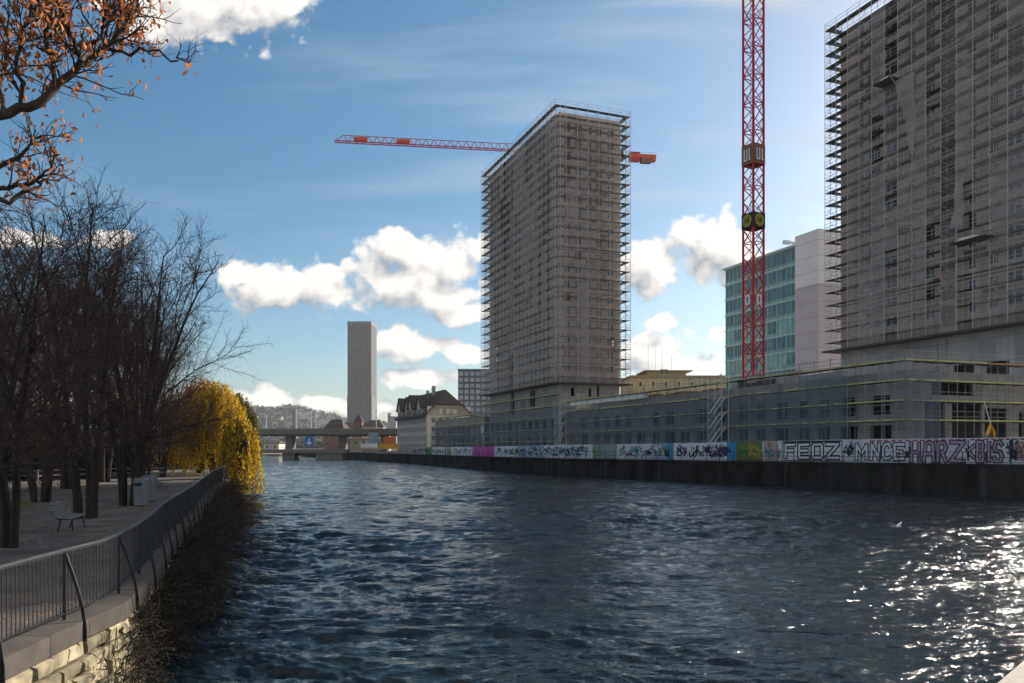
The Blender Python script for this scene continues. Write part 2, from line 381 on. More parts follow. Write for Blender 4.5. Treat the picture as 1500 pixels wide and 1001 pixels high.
hs = N('ShaderNodeHueSaturation'); hs.inputs['Saturation'].default_value = 1.25; hs.inputs['Hue'].default_value = .489; L(sky.outputs[0], hs.inputs['Color'])
m1 = N('ShaderNodeMix'); m1.data_type='RGBA'; L(mnode(nt,'MULTIPLY',ci,fa), m1.inputs[0]); L(hs.outputs[0], m1.inputs[6]); m1.inputs[7].default_value = (CLD*.62,CLD*.66,CLD*.70,1)
m2 = N('ShaderNodeMix'); m2.data_type='RGBA'; L(mnode(nt,'MULTIPLY',al.outputs[0],fa), m2.inputs[0]); L(m1.outputs[2], m2.inputs[6]); L(cc.outputs[2], m2.inputs[7])
# broken bright cloud added unseen behind the viewer to brighten the shaded facades
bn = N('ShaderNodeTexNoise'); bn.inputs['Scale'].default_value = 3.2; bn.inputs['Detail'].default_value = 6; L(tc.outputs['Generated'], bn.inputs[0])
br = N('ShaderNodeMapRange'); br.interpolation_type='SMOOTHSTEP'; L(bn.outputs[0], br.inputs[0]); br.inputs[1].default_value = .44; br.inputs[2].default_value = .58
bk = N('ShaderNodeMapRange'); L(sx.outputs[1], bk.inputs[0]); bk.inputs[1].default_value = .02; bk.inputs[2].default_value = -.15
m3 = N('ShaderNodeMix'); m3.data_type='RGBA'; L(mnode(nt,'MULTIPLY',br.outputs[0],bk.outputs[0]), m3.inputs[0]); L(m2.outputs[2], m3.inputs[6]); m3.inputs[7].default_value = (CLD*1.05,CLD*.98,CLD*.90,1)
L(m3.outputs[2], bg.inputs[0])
w.cycles.sampling_method = 'MANUAL'; w.cycles.sample_map_resolution = 512

# ---------------------------------------------------------------- ground and river
QP = [(88,-6),(62,38),(52,56),(45,69),(34.3,89),(22.7,106),(7.7,128),(-6.4,160),(-27.6,215),(-62,290),(-88,345),(-120,420)]
QZ = [3.0,3.0,3.0,3.0,2.85,2.75,2.65,2.55,2.5,2.45,2.45,2.45]
HT = [5.42,5.42,5.42,5.42,5.30,5.05,4.82,4.50,4.40]
LW = [(-5.6,-14),(-6.3,5),(-7.05,9.9),(-7.25,12.5),(-7.3,14.2),(-7.95,16.5),(-8.75,19),(-10.4,23.6),(-13.6,33.6),(-20.7,55),(-26.6,75),(-44,130),(-78,230),(-98,290),(-140,420)]
LZ = 1.8
def path_at(poly, s):
    """point and tangent at arc length s"""
    for i in range(len(poly)-1):
        a = Vector(poly[i][:2]); b = Vector(poly[i+1][:2]); l = (b-a).length
        if s <= l or i == len(poly)-2:
            t = (b-a)/l; return a+t*s, t, i, s/l
        s -= l
def path_len(poly): return sum((Vector(poly[i+1][:2])-Vector(poly[i][:2])).length for i in range(len(poly)-1))

mb = MB()
for i in range(len(QP)-1):
    a, b = QP[i], QP[i+1]
    mb.quad((a[0],a[1],QZ[i]), (3500,a[1]*1.0,2.9), (3500,b[1]*1.0,2.9), (b[0],b[1],QZ[i+1]))
mb.quad((-120,420,2.45),(3500,420,2.9),(3500,5200,3),(-500,5200,3))
mb.quad((88,-6,3.0),(88,-600,3),(3500,-600,3),(3500,-6,2.9))
tag(mb.build('ground', M['ground']), kind='structure')
mb = MB()
for i in range(len(LW)-1):
    a, b = LW[i], LW[i+1]
    mb.quad((a[0],a[1],LZ-.02), (b[0],b[1],LZ-.02), (-3500,b[1],LZ), (-3500,a[1],LZ))
mb.quad((-140,420,LZ-.02),(-120,420,2.45),(-500,5200,3),(-3500,5200,3)); mb.quad((-140,420,LZ-.02),(-500,5200,3),(-3500,5200,3),(-3500,420,LZ))
mb.quad((-5.6,-14,LZ),(-3500,-14,LZ),(-3500,-600,LZ),(-5.6,-600,LZ))
tag(mb.build('ground', M['ground']), kind='structure')
# park path along the railing with a lawn behind it
mb = MB()
for i in range(len(LW)-4):
    a, b = LW[i], LW[i+1]; wd = 15
    mb.quad((a[0]-.3,a[1],LZ+.004), (b[0]-.3,b[1],LZ+.004), (b[0]-wd,b[1]+2,LZ+.004), (a[0]-wd,a[1]+2,LZ+.004))
mb.quad((-14,33,LZ+.009),(-20,52,LZ+.009),(-80,72,LZ+.009),(-80,58,LZ+.009))
tag(mb.build('path', M['asphalt']), kind='structure')
mb = MB()
mb.quad((-18,26,LZ+.014),(-24.5,42,LZ+.014),(-90,50,LZ+.014),(-90,20,LZ+.014))
mb.quad((-37,68,LZ+.014),(-42,92,LZ+.014),(-130,105,LZ+.014),(-130,74,LZ+.014))
tag(mb.build('lawn', M['grass']), kind='structure')

# river: sum of many small wave trains, finer near the viewer
def river():
    ys = [7.0]
    while ys[-1] < 460: ys.append(ys[-1]+max(.05, ys[-1]*.0045))
    ys = np.array(ys); us = np.linspace(-.78, 1.0, 780)
    U, Y = np.meshgrid(us, ys); X = U*Y
    sp = np.maximum(np.maximum(.05, Y*.0045), Y*.0023)
    Z = np.zeros_like(X)
    # slow warp of the wave field: boils and streaks of the current
    ph = nr.random((10,3))*6.28
    wx = .55*np.sin(X*.31+Y*.11+ph[0,0])+.4*np.sin(X*.12-Y*.27+ph[1,0])+.22*np.sin(X*.9+Y*.5+ph[2,0])
    wy = .55*np.sin(Y*.29-X*.13+ph[3,0])+.4*np.sin(X*.21+Y*.17+ph[4,0])+.22*np.sin(Y*.8-X*.6+ph[5,0])
    Xw, Yw = X+wx, Y+wy
    pat = .62+.28*np.sin(Xw*.18+Yw*.09+1)+.22*np.sin(Xw*.07-Yw*.16+2)+.16*np.sin(Xw*.55+Yw*.33)
    pat = np.clip(.15+.85*pat,.42,1.4)*(1+.35*np.sin(Xw*1.9+Yw*.7+1.3*np.sin(Yw*.9))*np.sin(Yw*1.3-Xw*.8+1))
    SV = np.zeros_like(ys); SP1 = np.maximum(.05, ys*.0045)
    for i in range(170):
        lam = .15*(3.4/.15)**(nr.random()**1.5); k = 6.283/lam
        # crests mostly across the view (current flows away), with a wide spread
        th = nr.normal(R(86), R(24))
        amp = .010*lam**.62*(1.0 if lam<2 else (2/lam)**.75)
        s = np.sin(Xw*k*math.cos(th)+Yw*k*math.sin(th)+nr.random()*6.283)
        wgt = np.clip(lam/(2.4*sp)-.6, 0, 1); SV += .5*(k*amp*np.clip(lam/(2.4*SP1)-.6,0,1))**2
        Z += amp*wgt*pat*(s - .45*s*s*np.sign(-s)*1.0*(s<0))
    nf = np.minimum(.39/np.sqrt(SV+1e-6), 2.6*.44/np.sqrt(SV[0])); nf = nf*np.clip(1.16-ys/140,.5,1.0)
    Z *= WAVE*nf[:,None]
    nrow, ncol = X.shape
    V = np.stack([X,Y,Z],-1).reshape(-1,3)
    I = np.arange(nrow*ncol).reshape(nrow,ncol)
    Q = np.stack([I[:-1,:-1],I[:-1,1:],I[1:,1:],I[1:,:-1]],-1).reshape(-1,4)
    m, nt, b, out = newmat('river_water'); N = nt.nodes.new; L = nt.links.new
    b.inputs['Base Color'].default_value = (.010,.022,.024,1); b.inputs['Roughness'].default_value = .075; b.inputs['IOR'].default_value = 1.42
    b.inputs['Specular IOR Level'].default_value = .5
    tc = N('ShaderNodeTexCoord')
    def nz(sc, st, det, rough=.6):
        mp = N('ShaderNodeMapping'); mp.inputs['Scale'].default_value = st; mp.inputs['Rotation'].default_value = (0,0,R(-6)); L(tc.outputs['Object'], mp.inputs[0])
        n = N('ShaderNodeTexNoise'); n.inputs['Scale'].default_value = sc; n.inputs['Detail'].default_value = det; n.inputs['Roughness'].default_value = rough
        n.inputs['Distortion'].default_value = .6
        L(mp.outputs[0], n.inputs[0]); return n.outputs[0]
    a1 = nz(3.2,(.8,1.25,1),5); a2 = nz(.75,(.55,1.3,1),4); a3 = nz(.16,(.5,1.3,1),3)
    h = mnode(nt,'ADD', mnode(nt,'MULTIPLY',a1,.05), mnode(nt,'MULTIPLY',a2,.17))
    h = mnode(nt,'ADD', h, mnode(nt,'MULTIPLY',a3,.42))
    bp = N('ShaderNodeBump'); bp.inputs['Strength'].default_value = 1.0; bp.inputs['Distance'].default_value = WBUMP
    L(h, bp.inputs['Height']); L(bp.outputs[0], b.inputs['Normal'])
    # silt tint in patches
    s1 = nz(.08,(1,1,1),4); mx = N('ShaderNodeMix'); mx.data_type='RGBA'; L(s1, mx.inputs[0]); mx.inputs[6].default_value = (.004,.013,.024,1); mx.inputs[7].default_value = (.011,.022,.017,1)
    L(mx.outputs[2], b.inputs['Base Color'])
    o = link('river', np_mesh('river', V, Q, m, True)); tag(o, kind='structure')
    mb = MB(); mb.quad((-160,-400,-.05),(900,-400,-.05),(900,7.05,-.05),(-160,7.05,-.05)); mb.quad((8.7,7,-.05),(900,7,-.05),(900,730,-.05),(570,455,-.05))
    tag(mb.build('river', m), kind='structure')
river()

# ---------------------------------------------------------------- right quay: wall, hoarding, rail
mb = MB()
nq = len(QP)
for i in range(nq-1):
    a, b = Vector(QP[i]), Vector(QP[i+1]); za, zb = QZ[i], QZ[i+1]
    t = (b-a).normalized(); n = Vector((-t.y, t.x))     # towards the river
    for k in range(max(1,int((b-a).length/9))):
        pass
    bo = .35
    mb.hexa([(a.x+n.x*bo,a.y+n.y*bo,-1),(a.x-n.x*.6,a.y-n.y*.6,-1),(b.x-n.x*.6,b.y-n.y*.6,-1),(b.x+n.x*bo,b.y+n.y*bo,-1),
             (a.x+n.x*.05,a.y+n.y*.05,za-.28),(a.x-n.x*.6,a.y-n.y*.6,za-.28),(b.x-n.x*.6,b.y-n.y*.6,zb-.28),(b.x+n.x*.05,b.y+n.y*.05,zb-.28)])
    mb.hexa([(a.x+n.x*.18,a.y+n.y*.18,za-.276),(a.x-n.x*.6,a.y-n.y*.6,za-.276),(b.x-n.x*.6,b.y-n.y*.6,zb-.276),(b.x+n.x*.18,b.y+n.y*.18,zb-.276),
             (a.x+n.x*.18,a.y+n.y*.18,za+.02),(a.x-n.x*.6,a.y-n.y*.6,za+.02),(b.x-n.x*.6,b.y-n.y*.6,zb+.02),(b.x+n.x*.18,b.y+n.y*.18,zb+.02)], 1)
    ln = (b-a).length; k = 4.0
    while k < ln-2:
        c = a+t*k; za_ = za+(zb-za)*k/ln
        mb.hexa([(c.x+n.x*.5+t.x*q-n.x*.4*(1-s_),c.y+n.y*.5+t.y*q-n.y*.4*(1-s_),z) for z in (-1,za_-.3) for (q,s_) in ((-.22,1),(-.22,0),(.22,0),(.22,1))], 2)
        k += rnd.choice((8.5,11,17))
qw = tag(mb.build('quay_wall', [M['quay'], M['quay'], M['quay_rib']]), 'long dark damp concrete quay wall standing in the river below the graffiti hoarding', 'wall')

def hoard_z(i, f): 
    j = min(i, len(HT)-1); k = min(i+1, len(HT)-1)
    return QZ[i]+(QZ[i+1]-QZ[i])*f, HT[j]+(HT[k]-HT[j])*f
HOFF = -.75      # hoarding stands this far behind the quay edge
HP = []
for i in range(9):
    a = Vector(QP[i]); t = (Vector(QP[min(i+1,len(QP)-1)])-Vector(QP[max(i-1,0)])).normalized(); n = Vector((-t.y,t.x)); p = a+n*HOFF; HP.append((p.x,p.y))
HLEN = path_len(HP)
def s_of_px(px):
    """arc length along the hoarding where the line of sight of picture column px crosses it"""
    k = (px-HX)/F; acc = 0
    for i in range(len(HP)-1):
        a = Vector(HP[i]); b = Vector(HP[i+1]); l = (b-a).length
        fa = a.x-k*a.y; fb = b.x-k*b.y
        if fa*fb <= 0 and a.y > 0: return acc+l*fa/(fa-fb)
        acc += l
    return acc
def hp(s, v, off=0.0):
    p, t, i, f = path_at(HP, s); n = Vector((-t.y,t.x)); zb, zt = hoard_z(i, min(f,1))
    return Vector((p.x+n.x*off, p.y+n.y*off, zb+(zt-zb)*v))
hd = thing('hoarding', 'long white panel hoarding covered in graffiti on top of the river quay', 'hoarding', (0,0,0))
def cmat(name, c, **k):
    if name not in M: M[name] = mat(name, c, rough=.6, var=.12, scale=.8, **k)
    return M[name]
PC = {'w':(.56,.57,.60),'w2':(.48,.49,.53),'mag':(.42,.06,.30),'blue':(.04,.22,.42),'grn':(.10,.20,.07),'yg':(.12,.13,.05),'pk':(.36,.28,.28),'lb':(.24,.31,.40),'gb':(.2,.26,.26),'tan':(.33,.30,.26),'dk':(.05,.055,.06)}
def pcol(px):
    for a, b, c in ((624,634,'grn'),(652,662,'tan'),(693,726,'mag'),(980,988,'blue'),(1066,1079,'blue'),(1080,1118,'yg'),(1122,1140,'pk'),(760,800,'lb'),(870,905,'gb'),(905,955,'w2'),(955,980,'lb'),(590,622,'tan')):
        if a <= px < b: return c
    return 'w' if int(px/23)%3 else 'w2'
s = 0.0
px_s = [(q, s_of_px(q)) for q in range(588,1800,2)]
def px_of_s(s): return min(px_s, key=lambda t: abs(t[1]-s))[0]
S_END = s_of_px(590)
HVS = [path_len(HP[:i+1]) for i in range(1,len(HP))]
while s < S_END:
    # break panels exactly at the colour changes
    e = min(s+2.44, S_END); c0 = pcol(px_of_s(s+.15))
    q = s+.3
    vs_ = [v_ for v_ in HVS if s+.05 < v_ < e]
    if vs_: e = vs_[0]
    while q < e:
        if pcol(px_of_s(q)) != c0: e = q; break
        q += .2
    mb = MB(); dz = rnd.uniform(-.012,.012)
    a0, a1, b0, b1 = hp(s+.012,dz), hp(e-.012,dz), hp(s+.012,1+dz), hp(e-.012,1+dz)
    t = (a1-a0).normalized(); n = Vector((-t.y,t.x,0))*.025
    mb.hexa([a0-n,a1-n,a1+n,a0+n,b0-n,b1-n,b1+n,b0+n]); mb.build('panel', cmat('panel_paint_'+c0, PC[c0]), hd)
    s = e
mb = MB(); s = 1.0
while s < S_END:       # posts and rails carrying the panels on the site side
    mb.bar(hp(s,0,-.09),hp(s,1.0,-.09),.08); mb.bar(hp(s,.02,-.9),hp(s,.75,-.13),.05); s += 2.44
mb.build('support_frame', M['galv'], hd)

GL = {'F':[[(0,0),(0,1),(1,1)],[(0,.55),(.8,.55)]], 'E':[[(1,1),(0,1),(0,0),(1,0)],[(0,.52),(.85,.52)]], 'O':[[(.1,0),(0,.1),(0,.9),(.1,1),(.9,1),(1,.9),(1,.1),(.9,0),(.1,0)]],
 'Z':[[(0,1),(1,1),(0,0),(1,0)]], 'M':[[(0,0),(0,1),(.5,.3),(1,1),(1,0)]], 'N':[[(0,0),(0,1),(1,0),(1,1)]], 'C':[[(1,.85),(.75,1),(.25,1),(0,.75),(0,.25),(.25,0),(.75,0),(1,.15)]],
 'H':[[(0,0),(0,1)],[(1,0),(1,1)],[(0,.5),(1,.5)]], 'A':[[(0,0),(.15,.95),(.5,1),(.85,.95),(1,0)],[(.08,.4),(.92,.4)]], 'R':[[(0,0),(0,1),(.8,1),(1,.75),(.8,.5),(0,.5)],[(.45,.5),(1,0)]],
 'B':[[(0,0),(0,1),(.75,1),(.95,.78),(.75,.54),(0,.54)],[(.75,.54),(1,.28),(.8,0),(0,0)]], 'I':[[(.5,0),(.5,1)]], 'S':[[(1,.85),(.7,1),(.2,1),(0,.75),(.2,.53),(.8,.47),(1,.25),(.8,0),(.2,0),(0,.15)]],
 '<':[[(1,.85),(0,.5),(1,.15)]], 'L':[[(0,1),(0,0),(1,0)]], 'U':[[(0,1),(0,.2),(.2,0),(.8,0),(1,.2),(1,1)]], 'K':[[(0,0),(0,1)],[(1,1),(0,.45),(1,0)]]}
def stroke(mb, line, p0, p1, v0, v1, wd, off):
    """flat brush stroke lying on the hoarding"""
    s0, s1 = s_of_px(p0), s_of_px(p1)
    pts = [(s0+(s1-s0)*x, v0+(v1-v0)*y) for x, y in line]
    for (sa,va),(sb,vb) in zip(pts, pts[1:]):
        A, B = hp(sa,va,off), hp(sb,vb,off); d = (B-A).normalized()
        if (B-A).length < 1e-4: continue
        t = Vector((A.x-hp(sa+.1,va,off).x, A.y-hp(sa+.1,va,off).y,0)).normalized(); n = Vector((-t.y,t.x,0))
        r = d.cross(n).normalized()*wd/2; e = d*wd*.4
        nn = n*.0015
        mb.hexa([A-e-r-nn,A-e+r-nn,B+e+r-nn,B+e-r-nn,A-e-r+nn,A-e+r+nn,B+e+r+nn,B+e-r+nn])
def graffiti(chars, spans, v0, v1, w1, w2, cf, co_, jit=0.0):
    """outlined letters: dark wide strokes under lighter narrow ones, one sub-part per colour"""
    for ch, (p0,p1) in zip(chars, spans):
        A, B = MB(), MB()
        for ln in GL[ch]:
            ln = [(x+rnd.uniform(-jit,jit), y+rnd.uniform(-jit,jit)) for x,y in ln]
            stroke(A, ln, p0, p1, v0, v1, w1, .034); 
            if cf: stroke(B, ln, p0, p1, v0, v1, w2, .040)
        o = A.build('graffiti_letter', co_, hd)
        if cf: B.build('letter_fill', cf, o)
blk = cmat('spray_black',(.012,.013,.02)); wht = cmat('spray_white',(.62,.64,.70)); prp = cmat('spray_plum',(.045,.01,.035)); pkm = cmat('spray_pink',(.36,.27,.37)); redm = cmat('spray_red',(.25,.025,.05)); navy = cmat('spray_navy',(.03,.05,.14))
def spans(p0, p1, n, gap=.22):
    w_ = (p1-p0)/n; return [(p0+w_*(i+gap/2), p0+w_*(i+1-gap/2)) for i in range(n)]
def sp2(lst): return lst
graffiti('FEOZ', [(1151,1164),(1171,1184),(1191,1204),(1211,1228)], .2,.8,.58,.27,wht,blk)
fr = MB()
for p in (1146,1234): stroke(fr,[(0,0),(0,1)],p,p,.08,.94,.10,.046)
stroke(fr,[(0,0),(1,0)],1146,1234,.95,.95,.13,.048); stroke(fr,[(0,0),(1,0)],1146,1234,.05,.05,.10,.048)
for p in (1240,1246): stroke(fr,[(0,.2),(.3,.8),(1,.5),(0,.3),(1,0),(.5,1)],p-4,p+4,.35,.75,.12,.05)
fr.build('graffiti', blk, hd)
graffiti('MNCE', [(1255,1270),(1277,1288),(1294,1304),(1311,1324)], .16,.78,.50,.24,wht,blk,.05)
graffiti('HARZ', [(1335,1347),(1354,1368),(1374,1386),(1393,1412)], .10,.82,.48,.24,pkm,prp,.03)
graffiti('<BIS', [(1418,1427),(1432,1441),(1446,1452),(1456,1468)], .12,.82,.44,.20,pkm,prp,.04)
graffiti('B', [(1432,1440)], .16,.78,.18,.1,None,redm,.05)
mb = MB()
for k in range(22):
    p = 1275+k*10.5; stroke(mb,[(0,0),(1,0)],p,p+rnd.uniform(3.5,6.5),.93,.93,.14,.043)
mb.build('graffiti', redm, hd)
for cn_, c_, rngs in (('spray_teal',(.05,.24,.26),((905,985),(1118,1145),(735,865))),('spray_navy',None,((664,692),(762,860),(990,1065),(1475,1500),(1500,1640))),('spray_black',None,((728,860),(905,980),(990,1070),(600,650),(1505,1700),(1241,1251),(1322,1336),(1408,1420),(1466,1490))),
                      ('spray_green',(.04,.20,.05),((866,882),(728,735),(752,757),(1082,1116))),('spray_white',None,((664,692),(770,865),(905,975))),('spray_salmon',(.45,.20,.16),((1124,1140),(1480,1500))),('spray_ochre',(.38,.30,.04),((1082,1116),(655,660)))):
    mb = MB(); m_ = M.get(cn_) or cmat(cn_, c_)
    for a, b in rngs:
        for k in range(int(max(4,(b-a)*.8))):
            p = rnd.uniform(a,b); wdt = rnd.uniform(2,7); v = rnd.uniform(.1,.6)
            ln = [(rnd.random(),rnd.random()) for _ in range(rnd.randint(2,5))]
            stroke(mb, ln, p, min(p+wdt,b), v, min(v+rnd.uniform(.2,.45),.93), rnd.uniform(.07,.2), .030+rnd.uniform(0,.02))
    mb.build('graffiti_scribble', m_, hd)['kind'] = 'stuff'

# low steel rail on the quay edge in front of the hoarding and beyond it
qr = thing('quay_railing', 'thin dark steel railing along the quay edge in front of the graffiti hoarding', 'railing', (0,0,0))
QL = path_len(QP[:9])+52; s = 20; tops = []
def qpt(s, z):
    p, t, i, f = path_at(QP, s); n = Vector((-t.y,t.x)); return Vector((p.x+n.x*.05, p.y+n.y*.05, QZ[i]+(QZ[min(i+1,nq-1)]-QZ[i])*min(f,1)+z))
step = 2.2; posts = []
while s < QL: posts.append(s); s += step
pm = MB(); pm.box(-.035,.035,-.035,.035,0,1.12); pme = pm.mesh('post', M['black'])
for k, s in enumerate(posts[:100]): link('post', pme, qr, qpt(s,0))
for zz, nm in ((1.12,'top_rail'),(.62,'mid_rail'),(.15,'mid_rail')):
    mb = MB()
    for a, b in zip(posts, posts[1:]): mb.bar(qpt(a,zz), qpt(b,zz), .05)
    mb.build(nm, M['black'], qr)
mb = MB()
sb = s_of_px(640)+20
while sb < QL:
    mb.bar(qpt(sb,.15),qpt(sb,1.12),.03); sb += .35
mb.build('balusters', M['black'], qr)
# ---------------------------------------------------------------- the building-site grid
GA = R(21.0); GO = Vector((40.9,83.0,0))
ax = Vector((math.cos(GA), math.sin(GA),0)); bx = Vector((-math.sin(GA), math.cos(GA),0))
def G(a, b, z=0.0): return GO+ax*a+bx*b+Vector((0,0,z))
GZ = 2.95

def wall_grid(mb, put, s0, s1, z0, z1, ops, th=.3, mi=0):
    """wall of thickness th with real openings; put(s, depth, z) -> local point"""
    zs = sorted({z0,z1}|{z for o in ops for z in o[2:4] if z0<z<z1})
    for za, zb in zip(zs, zs[1:]):
        zm = (za+zb)/2; cut = sorted((o[0],o[1]) for o in ops if o[2]<zm<o[3]); c = s0
        for a, b in cut+[(s1,s1)]:
            if a > c+1e-4:
                mb.hexa([put(c,0,za),put(a,0,za),put(a,th,za),put(c,th,za),put(c,0,zb),put(a,0,zb),put(a,th,zb),put(c,th,zb)], mi)
            c = max(c,b)

def window_mesh(wd, ht, mull=1):
    f = MB(); t = .13
    f.box(0,wd,0,.08,0,t); f.box(0,wd,0,.08,ht-t,ht); f.box(0,t,.0,.08,t,ht-t); f.box(wd-t,wd,0,.08,t,ht-t)
    for k in range(mull):
        x = wd*(k+1)/(mull+1); f.box(x-.05,x+.05,.0,.08,t,ht-t)
    g = MB(); g.box(t,wd-t,.045,.06,t,ht-t)
    return f.mesh('window', M['white_frame']), g.mesh('pane', M['glass']), f, g

def net_pieces(L_):
    out = []
    for za, zb in L_:
        if zb-za > 20:
            c = za
            while zb-c > 1:
                e = c+rnd.choice((8.4,12.6,16.8))
                if zb-e < 6: e = zb
                out.append((c, e)); c = e
        else: out.append((za,zb))
    return out
def scaffold(name, label, loc, segs, levels, bay=2.5, depth=1.2, nets=None, netmat='net', toe=None, group=None, topframe=1.1, z0=None, brace_every=3, toe_orange=None, rz=GA, toe_w=.16, stuff_rails=False, nowrap=False, tube='galv'):
    """segs: (x,y, dx,dy, length): the outer line of each run, inner side to the left of travel if depth>0"""
    root = thing(name, label, 'scaffolding', loc, rz, group)
    z0 = levels[0] if z0 is None else z0; zt = levels[-1]+topframe
    nfr = 0
    for si, (x,y,dx,dy,Ln) in enumerate(segs):
        n = max(1, round(Ln/bay)); st = Ln/n; nx, ny = -dy*depth, dx*depth
        f = MB()
        for q in (0,1):
            f.tube([(nx*q,ny*q,z0),(nx*q,ny*q,zt if q==0 else levels[-1])], .045, 4, cap=False)
        for z in levels: f.bar((0,0,z-.12),(nx,ny,z-.12),.05)
        fm = f.mesh('upright_frame', M[tube])
        for k in range(n+(1 if si==len(segs)-1 or nowrap else 0)):
            link('upright_frame', fm, root, (x+dx*st*k, y+dy*st*k, 0)); nfr += 1
        br = MB()
        for k in range(0, n, brace_every):
            for li in range(len(levels)-1):
                a = (x+dx*st*k, y+dy*st*k, levels[li]); b = (x+dx*st*(k+1), y+dy*st*(k+1), levels[li+1])
                if li%2: a, b = (a[0],a[1],b[2]), (b[0],b[1],a[2])
                br.tube([a,b], .025, 3, cap=False)
        br.build('brace', M[tube], root)
        if nets:
            for k in range(n):
                for (za,zb) in net_pieces(nets(si, k, n)):
                    nm = MB(); ox, oy = dy*.07, -dx*.07
                    m_ = 6; cols_ = 3
                    rows = max(1,int((zb-za)/2.1)); sag = [[rnd.uniform(-.05,.05) for _ in range(cols_+1)] for _ in range(rows+1)]
                    def pt(i,j):
                        t = st*(k+j/cols_)+(.015 if j==0 else -.015 if j==cols_ else 0); z = za+(zb-za)*i/rows; o_ = 1+sag[i][j]*2*(0 if j in (0,cols_) else 1)
                        return (x+dx*t+ox*o_, y+dy*t+oy*o_, z)
                    for i in range(rows):
                        for j in range(cols_): nm.quad(pt(i,j),pt(i,j+1),pt(i+1,j+1),pt(i+1,j))
                    nm.build('netting', M[(rnd.choice(('net','net','net_b','net_c')) if netmat=='net' else netmat)] if isinstance(netmat,str) else M[netmat(si,k)], root, smooth=True)
    for li, z in enumerate(levels):
        d = MB(); r = MB(); t = MB()
        for si, (x,y,dx,dy,Ln) in enumerate(segs):
            nx, ny = -dy*(depth-.05), dx*(depth-.05)
            # planks laid in lengths with small gaps and steps
            c = 0.0; 
            while c < Ln-.01:
                e = min(c+5.0, Ln); zz = z+rnd.uniform(-.02,.02)
                P_ = lambda s_, q, h: (x+dx*s_+nx*q+dy*-.03*(1-q), y+dy*s_+ny*q+dx*.03*(1-q), zz+h)
                d.hexa([P_(c+.02,0,-.05),P_(e-.02,0,-.05),P_(e-.02,1,-.05),P_(c+.02,1,-.05),P_(c+.02,0,0),P_(e-.02,0,0),P_(e-.02,1,0),P_(c+.02,1,0)])
                c = e
            for h in (.5,1.05):
                if li < len(levels) : r.bar((x,y,z+h),(x+dx*Ln,y+dy*Ln,z+h),.045)
            if toe:
                c = 0.0
                while c < Ln-.01:
                    e = min(c+4.0, Ln); dz = rnd.uniform(-.03,.03)
                    ox, oy = dy*.05, -dx*.05
                    mi = 1 if (toe_orange and toe_orange(si,c,li)) else 0
                    t.bar((x+dx*(c+.03)+ox,y+dy*(c+.03)+oy,z+.1+dz),(x+dx*(e-.03)+ox,y+dy*(e-.03)+oy,z+.1+dz*.2),.035,toe_w,mi); c = e
        d.build('deck', M['deck'], root); r.build('guard_rail', M[tube], root)
        if toe: t.build('toe_board', [M['yellow'],M['orange_board']], root)
    return root

